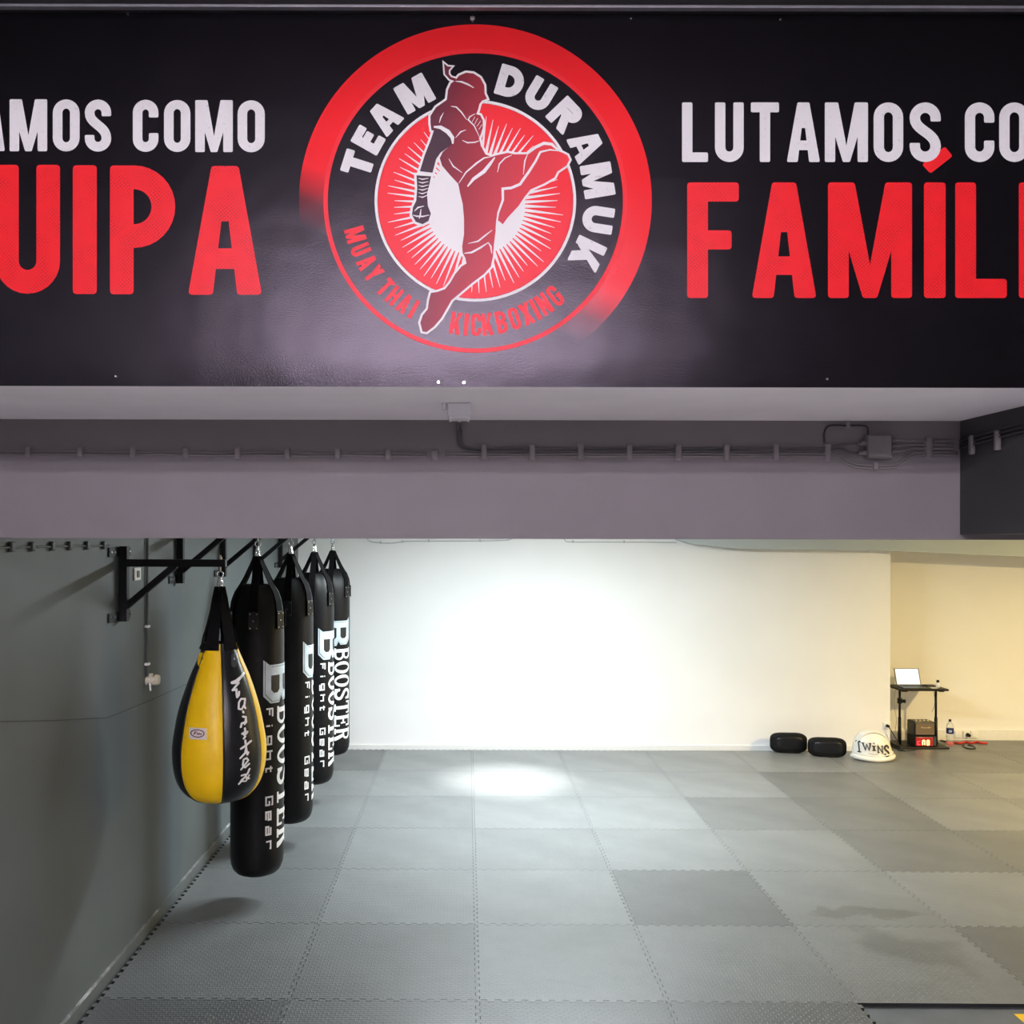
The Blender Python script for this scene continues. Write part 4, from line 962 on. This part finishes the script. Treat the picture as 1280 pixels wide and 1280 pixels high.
# stacked script lettering
FS = lambda pts: [(270 + x / 7.529, 830 + y / 7.529) for x, y in pts]
script = [([(255, 118), (225, 150), (180, 180), (145, 190)], 3.4), ([(150, 195), (190, 195), (215, 165)], 2.6), ([(205, 200), (170, 235), (150, 258), (185, 255), (185, 290), (190, 325), (205, 310), (208, 280)], 2.6),
          ([(262, 350), (225, 345), (205, 375), (202, 430), (230, 440), (255, 400), (262, 355), (255, 415), (265, 435)], 2.3), ([(243, 460), (246, 470)], 2.6), ([(240, 505), (268, 515), (262, 560), (230, 565), (222, 598)], 2.4), ([(268, 515), (272, 560), (255, 578)], 2.0),
          ([(258, 615), (262, 645), (235, 660), (268, 668), (280, 650)], 2.5), ([(250, 670), (262, 690), (248, 706)], 2.2), ([(262, 725), (270, 790), (262, 840), (218, 882)], 2.4), ([(225, 795), (270, 770), (312, 740)], 2.6), ([(270, 800), (282, 860), (290, 840)], 2.4),
          ([(225, 990), (260, 950), (290, 915), (275, 890), (248, 900), (240, 950), (262, 978), (298, 950)], 2.3), ([(205, 1130), (250, 1080), (285, 1040), (302, 1000)], 2.3), ([(230, 1050), (265, 1045), (275, 1090), (298, 1095)], 2.3), ([(235, 1085), (220, 1105), (270, 1115), (300, 1060)], 1.8)]
obj('lettering', polys_mesh([q_ for p, w_ in script for q_ in strokes(flip(FS(p)), w_, True)], tfn(0.0025), tcut), 'print_white', TB, world=False)['label'] = 'white stacked script lettering'
obj('brand_label', polys_mesh([rect(239.8, -922, 260, -908.3)], tfn(0.0022), tcut), 'label_cloth', TB, world=False)
def ellp(cx, cy, rx, ry, n=24): return [(cx + rx * math.cos(2 * PI * k / n), -cy + ry * math.sin(2 * PI * k / n)) for k in range(n)]
obj('label_print', polys_mesh(ring_quads(ellp(249.6, 914.8, 8.2, 4.9), ellp(249.6, 914.8, 6.9, 3.8)) + [stroke([(245.5, -916.6), (246.5, -913.2), (249, -912.8)], 1.0, 0), stroke([(246, -915), (248.4, -914.6)], .8, 0), stroke([(249, -916.2), (250, -914.4), (251, -916.2), (252.2, -914.4), (253.5, -916.2), (254.6, -914.6)], 0.9, 0)], tfn(0.0032), tcut), 'label_red', TB, world=False)

# ------------------------------------------------------------------ things on the mats
def superbox(a, b, c, e=3.2, nu=40, nv=22, fn=None):
    bm = B(); rows = []
    sp = lambda v, p: math.copysign(abs(v) ** p, v)
    for j in range(nv + 1):
        v = -PI / 2 + PI * j / nv; row = []
        for i in range(nu):
            u = 2 * PI * i / nu; p = 2 / e
            x = a * sp(math.cos(v), p) * sp(math.cos(u), p); y = b * sp(math.cos(v), p) * sp(math.sin(u), p); z = c * sp(math.sin(v), p)
            row.append(bm.verts.new(fn(x, y, z) if fn else (x, y, z)))
        rows.append(row)
    for A, C in zip(rows, rows[1:]):
        for i in range(nu): bm.faces.new((A[i], A[(i + 1) % nu], C[(i + 1) % nu], C[i]))
    bmesh.ops.remove_doubles(bm, verts=bm.verts, dist=1e-5); return recalc(bm)
def thai_pad(pxc, pyb, wpx, hpx, yaw, label):
    g_ = floor_pt(pxc, pyb - 1); sc = g_.y / F; w_, h_ = wpx * sc, hpx * sc
    T_ = thing('kick_pad', label, 'kick pad', (g_.x, g_.y + 0.07, 0), 'black kick pads on the mats'); T_.rotation_euler.z = yaw
    bend = lambda x, y, z: (x, y + 0.25 * x * x, z * (1 - 0.12 * (x / (w_ / 2)) ** 4) + h_ / 2)
    obj('cushion', superbox(w_ / 2, 0.055, h_ / 2 * 0.99, 4.6, fn=bend), 'foam_black', T_, world=False, smooth=True)
    obj('face_panel', superbox(w_ / 2 * 0.78, 0.03, h_ / 2 * 0.70, 3.4, fn=lambda x, y, z: (x, y - 0.034 + 0.2 * x * x, z + h_ * 0.52)), 'leather_black', T_, world=False, smooth=True)
    obj('back_pad', superbox(w_ / 2 * 0.86, 0.05, h_ / 2 * 0.72, 3.0, fn=lambda x, y, z: (x, y + 0.075, z + h_ / 2 * 0.75)), 'foam_black', T_, world=False, smooth=True)
    for s in (-1, 1):
        bm = B(); tube(bm, [(s * w_ * 0.2, 0.10, h_ * 0.15), (s * w_ * 0.2, 0.155, h_ * 0.25), (s * w_ * 0.2, 0.165, h_ * 0.45), (s * w_ * 0.2, 0.12, h_ * 0.62)], 0.012, 8, 4); obj('strap', bm, 'webbing_black', T_, world=False, smooth=True)
    bm = superbox(w_ * 0.30, 0.05, 0.012, 4, fn=lambda x, y, z: (x + 0.01, y - 0.0, z + 0.0125)); obj('foot_edge', bm, 'foam_black', T_, world=False, smooth=True)
thai_pad(988.5, 943.5, 45, 25, math.radians(-4), 'taller black kick pad standing by the white wall')
thai_pad(1037, 948.5, 46, 24, math.radians(-10), 'black kick pad between the other pad and the white belly pad')

g_ = floor_pt(1094, 951); XB_, YB_ = g_.x, g_.y + 0.08
BP = thing('belly_pad', 'white padded belly protector with black lettering on the mats', 'belly pad', (XB_, YB_, 0))
A_, D_, C_ = 0.222, 0.16, 0.325
bm = B(); rows = []
for j in range(17):
    v = PI / 2 * j / 16; row = []
    for i in range(49):
        u = PI * i / 48; cu = math.cos(u)
        row.append(bm.verts.new((-A_ * cu * math.cos(v) ** 0.75 - 0.02 * math.sin(v), -D_ * math.sin(u) * math.cos(v) ** 0.8, 0.03 + (C_ - 0.03) * math.sin(v) - 0.02 * math.sin(u) * math.cos(v))))
    rows.append(row)
for p_, q_ in zip(rows, rows[1:]):
    for i in range(48): bm.faces.new((p_[i], p_[i + 1], q_[i + 1], q_[i]))
bk = [bm.verts.new((v.co.x * 0.92, 0.05 + 0.0 * v.co.z, v.co.z * 0.96)) for v in [r_[0] for r_ in rows] + [r_[-1] for r_ in rows[::-1][1:]]]
lf = [r_[0] for r_ in rows] + [r_[-1] for r_ in rows[::-1][1:]]
for i in range(len(lf) - 1): bm.faces.new((lf[i], bk[i], bk[i + 1], lf[i + 1]))
bm.faces.new(bk); bmesh.ops.remove_doubles(bm, verts=bm.verts, dist=1e-4); recalc(bm)
obj('shell', bm, 'pad_white', BP, world=False, smooth=True)
def rim(s, rr_, z0, push): 
    return [Vector((-(A_ + push) * math.cos(u), -(D_ + push) * math.sin(u), z0 - s * math.sin(u) ** 2 + 0.012 * abs(math.cos(u)) )) for u in [PI * i / 24 for i in range(25)]]
bm = B(); tube(bm, rim(0.008, 0, 0.034, 0.004), 0.0245, 12, 2); obj('bottom_rim', bm, 'pad_white', BP, world=False, smooth=True)
bm = B(); tube(bm, rim(0.012, 0, 0.078, -0.004), 0.008, 10, 2); obj('rim_piping', bm, 'pad_white', BP, world=False, smooth=True)
bm = B(); tube(bm, [Vector((-A_ * 0.86 * math.cos(u) - 0.015, -0.028 - 0.045 * math.sin(u), 0.10 + 0.215 * math.sin(u) ** 0.9)) for u in [PI * i / 24 for i in range(25)]], 0.011, 10, 2); obj('top_rim', bm, 'pad_white', BP, world=False, smooth=True)
def dome(px, ny):
    q = P(px, -ny, YB_ - 0.12) - Vector((XB_, YB_, 0)); z = max(0.04, min(C_ - 0.02, q.z)); sv = (z - 0.03) / (C_ - 0.03); cv = math.sqrt(max(0.02, 1 - sv * sv))
    s = max(-0.97, min(0.97, (q.x + 0.02 * sv) / (A_ * cv ** 0.75))); return Vector((q.x, -D_ * math.sqrt(1 - s * s) * cv ** 0.8 - 0.0035, z))
SL = lambda x0, x1, y0, y1, g: [[(x0 + a * (x1 - x0), -y1 + b * (y1 - y0)) for a, b in p] for p in g]
def slabT(): return [[(0.36, 0), (0.64, 0), (0.64, 1), (0.36, 1)], [(0, .84), (1, .84), (1, 1), (0, 1)], [(0.1, 0), (0.9, 0), (0.9, .1), (0.1, .1)]]
lt = SL(1073.3, 1077.5, 927, 941, slabT())
lt += SL(1078, 1088.5, 928.5, 937.5, [stroke([(0.12, .95), (0.32, 0.02), (0.5, .8), (0.7, 0.02), (0.9, .95)], 0.17, 0), [(0, .88), (.3, .88), (.3, 1), (0, 1)], [(.72, .88), (1, .88), (1, 1), (.72, 1)]])
lt += SL(1088.8, 1093.5, 931.5, 937.8, [[(0.28, 0), (0.72, 0), (0.72, 1), (0.28, 1)], [(0, 0), (1, 0), (1, .18), (0, .18)], [(0, .82), (1, .82), (1, 1), (0, 1)]]) + [ellp(1091.5, 928.8, 0.9, 0.9, 8)]
lt += SL(1095, 1103, 931.5, 940.5, [stroke([(0.14, 0), (0.14, 1), (0.84, 0), (0.84, 1)], 0.2, 0), [(0, 0), (.32, 0), (.32, .14), (0, .14)], [(.68, .86), (1, .86), (1, 1), (.68, 1)]])
lt += SL(1104.0, 1112, 931.0, 946, [[(x * 2, y) for x, y in p] for p in glyph('S', 0.5, 1, 0.155, 0.01)])
obj('lettering', polys_mesh(lt, dome, ((0, 2.0), (1, 3.0))), 'print_black', BP, world=False)['label'] = 'black slab lettering'
obj('small_print', polys_mesh([stroke([(1084, -941), (1090, -942), (1096, -942.2)], 0.7, 0)], dome, ((0, 2.0),)), 'thin_cable', BP, world=False)

# ------------------------------------------------------------------ table with laptop
YT = 11.22
p0, p1 = P(1119, 861, YT), P(1181, 861, YT)
tz = p0.z + 0.012; x0_, x1_ = p0.x + 0.0, p1.x
yf, yr = 11.12, 11.50
TA = thing('laptop_table', 'black laptop table on two posts standing in the recess', 'table', ((x0_ + x1_) / 2, YT, 0))
obj('tabletop', bx(x0_ + 0.02, x1_, yf, yr, tz - 0.024, tz, bev=0.006), 'plastic_black', TA)
for i_, px in enumerate((1127.5, 1173)):
    xl = P(px, 900, YT).x; yl = YT + 0.06; bm = B()
    cyl(bm, (xl, yl, 0.02), (xl, yl, 0.34), 0.021, 0.017, n=18); cyl(bm, (xl, yl, 0.34), (xl, yl, tz - 0.02), 0.0125, n=16); obj('post', bm, 'black_steel', TA, smooth=True)
    bm = B(); box(bm, xl - 0.03, xl + 0.03, yf + 0.02, yr - 0.04, tz - 0.036, tz - 0.022, bev=0.003); obj('bearer', bm, 'black_steel', TA)
    if i_ == 0:
        zk = P(px, 877, YT).z; bm = B(); cyl(bm, (xl, yl, zk - 0.03), (xl, yl, zk + 0.03), 0.026, n=16); obj('clamp_collar', bm, 'plastic_black', TA)
        bm = B(); cyl(bm, (xl + 0.02, yl - 0.01, zk), (xl + 0.058, yl - 0.022, zk - 0.004), 0.018, 0.022, n=10); obj('clamp_knob', bm, 'plastic_black', TA)
bm = B(); box(bm, x0_ + 0.02, x1_ + 0.0, yf - 0.02, yr - 0.02, 0.0015, 0.022, bev=0.008); obj('base_plate', bm, 'black_steel', TA)
# laptop
xs0, xs1 = P(1124, 857, YT).x + 0.02, P(1156, 857, YT).x
LP = thing('laptop', 'open laptop with a bright screen on the black table', 'laptop', ((xs0 + xs1) / 2, YT + 0.02, tz))
obj('base', bx(xs0 - 0.005, xs1 + 0.02, yf + 0.012, yf + 0.20, tz + 0.001, tz + 0.015, bev=0.003), 'plastic_dark_grey', LP)
obj('keyboard', bx(xs0 + 0.02, xs1 - 0.01, yf + 0.09, yf + 0.18, tz + 0.0145, tz + 0.017, bev=0.001), 'plastic_black', LP)
tilt = Matrix.Rotation(math.radians(-20), 3, 'X')
def tilted(bm): 
    hy, hz = yf + 0.20, tz + 0.014
    bmesh.ops.rotate(bm, cent=((xs0 + xs1) / 2, hy, hz), matrix=tilt, verts=bm.verts); return bm
hs = 0.205
obj('lid', tilted(bx(xs0 - 0.008, xs1 + 0.008, yf + 0.198, yf + 0.207, tz + 0.014, tz + 0.014 + hs, bev=0.003)), 'plastic_dark_grey', LP)
obj('screen', tilted(bx(xs0 + 0.004, xs1 - 0.004, yf + 0.1965, yf + 0.199, tz + 0.026, tz + 0.006 + hs)), 'laptop_screen', LP)
# small things on the table
p = P(1175, 858, YT); xj = p.x - 0.01
SB = thing('small_bottle', 'small white bottle with black cap on the laptop table', 'bottle', (xj, YT + 0.03, tz))
bm = B(); lathe(bm, [(0, 0.0005), (0.022, 0.001), (0.024, 0.01), (0.024, 0.045), (0.018, 0.058), (0.012, 0.062), (0, 0.063)], 20); bmesh.ops.translate(bm, vec=(xj, YT + 0.03, tz), verts=bm.verts); obj('body', recalc(bm), 'plastic_white', SB, smooth=True)
bm = B(); cyl(bm, (xj, YT + 0.03, tz + 0.058), (xj, YT + 0.03, tz + 0.088), 0.016, 0.015, n=16); obj('cap', bm, 'plastic_black', SB)
xm = P(1159, 856, YT).x
MO = thing('computer_mouse', 'small black mouse beside the laptop', 'mouse', (xm, YT + 0.05, tz)); bm = superbox(0.028, 0.045, 0.016, 2.4, 24, 12, fn=lambda x, y, z: (xm + x, YT + 0.05 + y, tz + 0.0165 + z)); obj('body', bm, 'plastic_black', MO, smooth=True)
obj('wheel', bx(xm - 0.003, xm + 0.003, YT + 0.02, YT + 0.034, tz + 0.028, tz + 0.034, bev=0.001), 'plastic_dark_grey', MO)
xn = P(1166, 858, YT).x
tag(obj('folded_paper', bx(xn - 0.035, xn + 0.035, YT - 0.06, YT + 0.0, tz + 0.0005, tz + 0.008, bev=0.002), 'paper', origin=(xn, YT - 0.03, tz)), 'folded cream paper lying on the table edge', 'paper')
# timer and speaker stacked on the base plate
yq = YT - 0.02; xa_, xb2 = P(1144, 925, yq - 0.06).x, P(1171, 925, yq - 0.06).x
ztm = P(1150, 920.5, yq - 0.06).z
TM = thing('round_timer', 'black interval timer with red and yellow glowing digits under the speaker', 'timer', ((xa_ + xb2) / 2, yq, 0.022))
obj('case', bx(xa_, xb2, yq - 0.06, yq + 0.15, 0.0225, ztm, bev=0.006), 'plastic_black', TM)
obj('window', bx(xa_ + 0.008, xb2 - 0.045, yq - 0.063, yq - 0.058, 0.032, ztm - 0.01, bev=0.002), 'timer_glass', TM)
obj('side_panel', bx(xb2 - 0.04, xb2 - 0.008, yq - 0.0625, yq - 0.058, 0.034, ztm - 0.012, bev=0.002), 'plastic_dark_grey', TM)
def seg7(px0, px1, py0, py1, t_, segs, mat):
    q = {'a': [(0, 1), (1, 1)], 'b': [(1, 1), (1, .5)], 'c': [(1, .5), (1, 0)], 'd': [(0, 0), (1, 0)], 'e': [(0, 0), (0, .5)], 'f': [(0, .5), (0, 1)], 'g': [(0, .5), (1, .5)]}
    for s_ in segs:
        (ax, ay), (bx_, by) = q[s_]; A2 = (px0 + ax * (px1 - px0), -py1 + ay * (py1 - py0)); B2 = (px0 + bx_ * (px1 - px0), -py1 + by * (py1 - py0))
        obj('digit_segment', polys_mesh([stroke([A2, B2], t_, 0)], lambda x, y: P(x, -y, yq - 0.0645)), mat, TM)
seg7(1153.4, 1156.2, 925.6, 931.2, 1.3, 'abcdef', 'led_yellow'); seg7(1158.9, 1161.4, 925.6, 931.2, 1.3, 'abcdef', 'led_yellow'); seg7(1147.2, 1150.4, 926.6, 930.6, 0.9, 'adef', 'led_red')
zs0, zs1 = ztm + 0.001, P(1150, 902.5, yq - 0.05).z
SPK = thing('amplifier_speaker', 'black box speaker with brown grille cloth standing on the timer', 'speaker', ((xa_ + xb2) / 2, yq, zs0))
obj('cabinet', bx(xa_ - 0.004, xb2 - 0.012, yq - 0.05, yq + 0.14, zs0, zs1, bev=0.010), 'leather_black', SPK)
obj('grille', bx(xa_ + 0.010, xb2 - 0.026, yq - 0.055, yq - 0.048, zs0 + 0.016, zs1 - 0.016, bev=0.003), 'grille_cloth', SPK)
bm = B(); xm_ = (xa_ + xb2) / 2; zm_ = (zs0 + zs1) / 2 + 0.012
bm.free(); bm = polys_mesh([stroke([(-0.055, 0.002), (-0.045, 0.014), (-0.035, 0.0), (-0.025, 0.006), (-0.015, 0.0), (-0.005, 0.006), (0.005, 0.0), (0.015, 0.006), (0.025, 0.0), (0.032, 0.012), (0.04, 0.0), (0.048, 0.012), (0.056, 0.001)], 0.0045, 0)], lambda x, y: Vector((xm_ + x, yq - 0.0565, zm_ + y)))
obj('script_badge', bm, 'gold', SPK)
for i_ in range(4):
    bm = B(); cyl(bm, (xa_ + 0.05 + i_ * 0.045, yq + 0.02, zs1 - 0.001), (xa_ + 0.05 + i_ * 0.045, yq + 0.02, zs1 + 0.012), 0.011, 0.009, n=12); obj('knob', bm, 'gold', SPK)
# water bottle
g_ = floor_pt(1187.5, 932); hb = 0.315
WB = thing('water_bottle', 'clear plastic water bottle with blue label beside the laptop table', 'bottle', (g_.x, g_.y, 0))
prof = [(0, 0.002), (0.036, 0.003), (0.041, 0.012), (0.041, 0.06), (0.0385, 0.066), (0.041, 0.072), (0.041, 0.12), (0.0385, 0.126), (0.041, 0.132), (0.041, 0.215), (0.036, 0.245), (0.022, 0.272), (0.0135, 0.284), (0.0135, 0.296), (0, 0.296)]
bm = B(); lathe(bm, prof, 28); obj('body', recalc(bm), 'bottle_plastic', WB, world=False, smooth=True)
bm = B(); cyl(bm, (0, 0, 0.145), (0, 0, 0.205), 0.0417, n=32, cap=False); obj('label', bm, 'label_blue', WB, world=False, smooth=True)
bm = polys_mesh([stroke([(-0.012, -0.012), (-0.012, 0.014)], 0.006, 0), stroke([(-0.004, 0.012), (0.012, 0.002), (-0.004, -0.012)], 0.006, 0)], lambda x, y: Vector((x - 0.0145, -math.sqrt(0.0425 ** 2 - (x - 0.0145) ** 2) , 0.176 + y)), ((0, 0.004),)); obj('label_print', bm, 'print_white', WB, world=False)
bm = B(); cyl(bm, (0, 0, 0.286), (0, 0, 0.312), 0.0155, 0.015, n=20); obj('cap', bm, 'cap_blue', WB, world=False)
# socket on the back wall with plug
p = P(1108, 907, YB)
SK = thing('wall_socket', 'white wall socket on the white back wall with a black plug', 'socket', p)
obj('plate', bx(p.x - 0.042, p.x + 0.042, YB - 0.012, YB - 0.0003, p.z - 0.042, p.z + 0.042, bev=0.004), 'plastic_white', SK)
bm = B(); cyl(bm, (p.x, YB - 0.0115, p.z), (p.x, YB - 0.016, p.z), 0.027, 0.026, n=24); obj('face_ring', bm, 'plastic_white', SK)
PG = thing('power_cord', 'black plug and power cord running from the wall socket to the table base', 'cord', (p.x, YB - 0.02, 0.0))
bm = B(); cyl(bm, (p.x + 0.002, YB - 0.0165, p.z), (p.x + 0.004, YB - 0.05, p.z), 0.019, 0.015, n=16); obj('plug', bm, 'plastic_black', PG)
e0 = P(1122, 929, 10.95)
bm = B(); tube(bm, [(p.x + 0.004, YB - 0.045, p.z), (p.x + 0.02, YB - 0.06, p.z - 0.03), (p.x + 0.08, YB - 0.07, p.z - 0.14), (p.x + 0.12, YB - 0.09, 0.05), (p.x + 0.16, YB - 0.10, 0.006), (p.x + 0.26, YB - 0.07, 0.0062), (p.x + 0.33, YB - 0.03, 0.0062)], 0.0055, 8, 6); obj('cord', bm, 'cable_black', PG, smooth=True)
# recess sockets
for i_, (px, lab) in enumerate(((1196.5, 'white double socket near the water bottle on the recess wall'), (1207, 'white socket with a black plug on the recess wall'), (1216, 'white socket block farther from the bottle on the recess wall'))):
    p = P(px, 917.5, YR); S2 = thing('wall_socket', lab, 'socket', p, 'sockets low on the recess wall')
    obj('plate', bx(p.x - 0.042, p.x + 0.042, YR - 0.035, YR - 0.0185, p.z - 0.045, p.z + 0.045, bev=0.005), 'plastic_white', S2)
    bm = B(); cyl(bm, (p.x, YR - 0.034, p.z), (p.x, YR - 0.041, p.z), 0.026, n=20); obj('face_ring', bm, 'plastic_white', S2)
    if i_ == 1: bm = B(); cyl(bm, (p.x + 0.003, YR - 0.0405, p.z), (p.x + 0.006, YR - 0.08, p.z - 0.006), 0.024, 0.018, n=16); obj('plug', bm, 'plastic_black', S2)
def floor_cord(name, label, mat, pts, r):
    pts = [floor_pt(p_[0], p_[1], r + 0.0005) + Vector((0, 0, p_[2] if len(p_) > 2 else 0)) for p_ in pts]; bm = B(); tube(bm, pts, r, 8, 5)
    o = obj(name, bm, mat, None, smooth=True, origin=tuple(pts[0])); tag(o, label, 'cable')
floor_cord('floor_cable', 'red cable lying on the floor along the recess skirting', 'cable_red', [(1186, 928.8), (1192, 928.0), (1200, 929), (1207, 927.5), (1214, 928.8), (1220, 927.4), (1226, 928.6), (1234, 929)], 0.013)
floor_cord('floor_cable', 'black cable curling in a loop on the floor by the recess sockets', 'cable_black', [(1205, 930.8), (1203.5, 932), (1206, 934.2), (1213, 936), (1219, 935), (1216, 932.5), (1210, 931.2)], 0.007)
floor_cord('floor_cable', 'short black lead on the floor between table base and bottle', 'cable_black', [(1176, 925.5), (1180, 926.5), (1183.5, 927)], 0.009)
# cords hanging by the table
def hcord(label, mat, pts, r):
    bm = B(); tube(bm, pts, r, 8, 6); tag(obj('hanging_cord', bm, mat, None, smooth=True, origin=tuple(pts[0])), label, 'cord')
hcord('thin pale cord hanging down beside the left table post', 'thin_cable', [P(1119.5, 862, 11.3), P(1117.8, 880, 11.3), P(1120.5, 900, 11.3), P(1119.2, 914, 11.3), P(1120.5, 927, 11.3)], 0.004)
hcord('pale cord dangling under the laptop table top', 'thin_cable', [Vector((P(1167, 866, 11.3).x, 11.3, tz - 0.025)), P(1168.5, 875, 11.3), P(1167.5, 884, 11.3), P(1165, 890, 11.3)], 0.004)
# thin cable on the back wall, just under the beam's edge
for lab, pts in (('thin grey cable sagging on the white wall near the bags', [(458, 672), (463, 676.5), (476, 678.4), (490, 678.6), (503, 677), (512, 676.2), (536, 676.2), (566, 676), (600, 676), (632, 675), (640, 673)]),
                 ('thin grey cable on the white wall above the floor glare', [(705, 673), (708, 676.5), (716, 677.2), (740, 677.3), (780, 677.4), (820, 677.6), (846, 678)])):
    q = [P(x, y + 0.3, YB - 0.006) for x, y in pts]; bm = B(); tube(bm, q, 0.005, 8, 4)
    root = thing('wall_cable', lab, 'cable', q[0]); obj('cable', bm, 'thin_cable', root, smooth=True)
    for x, y in pts[2:-1:2]:
        c = P(x, y, YB - 0.006); obj('clip', bx(c.x - 0.009, c.x + 0.009, YB - 0.014, YB - 0.0003, c.z - 0.012, c.z + 0.016, bev=0.002), 'thin_cable', root)
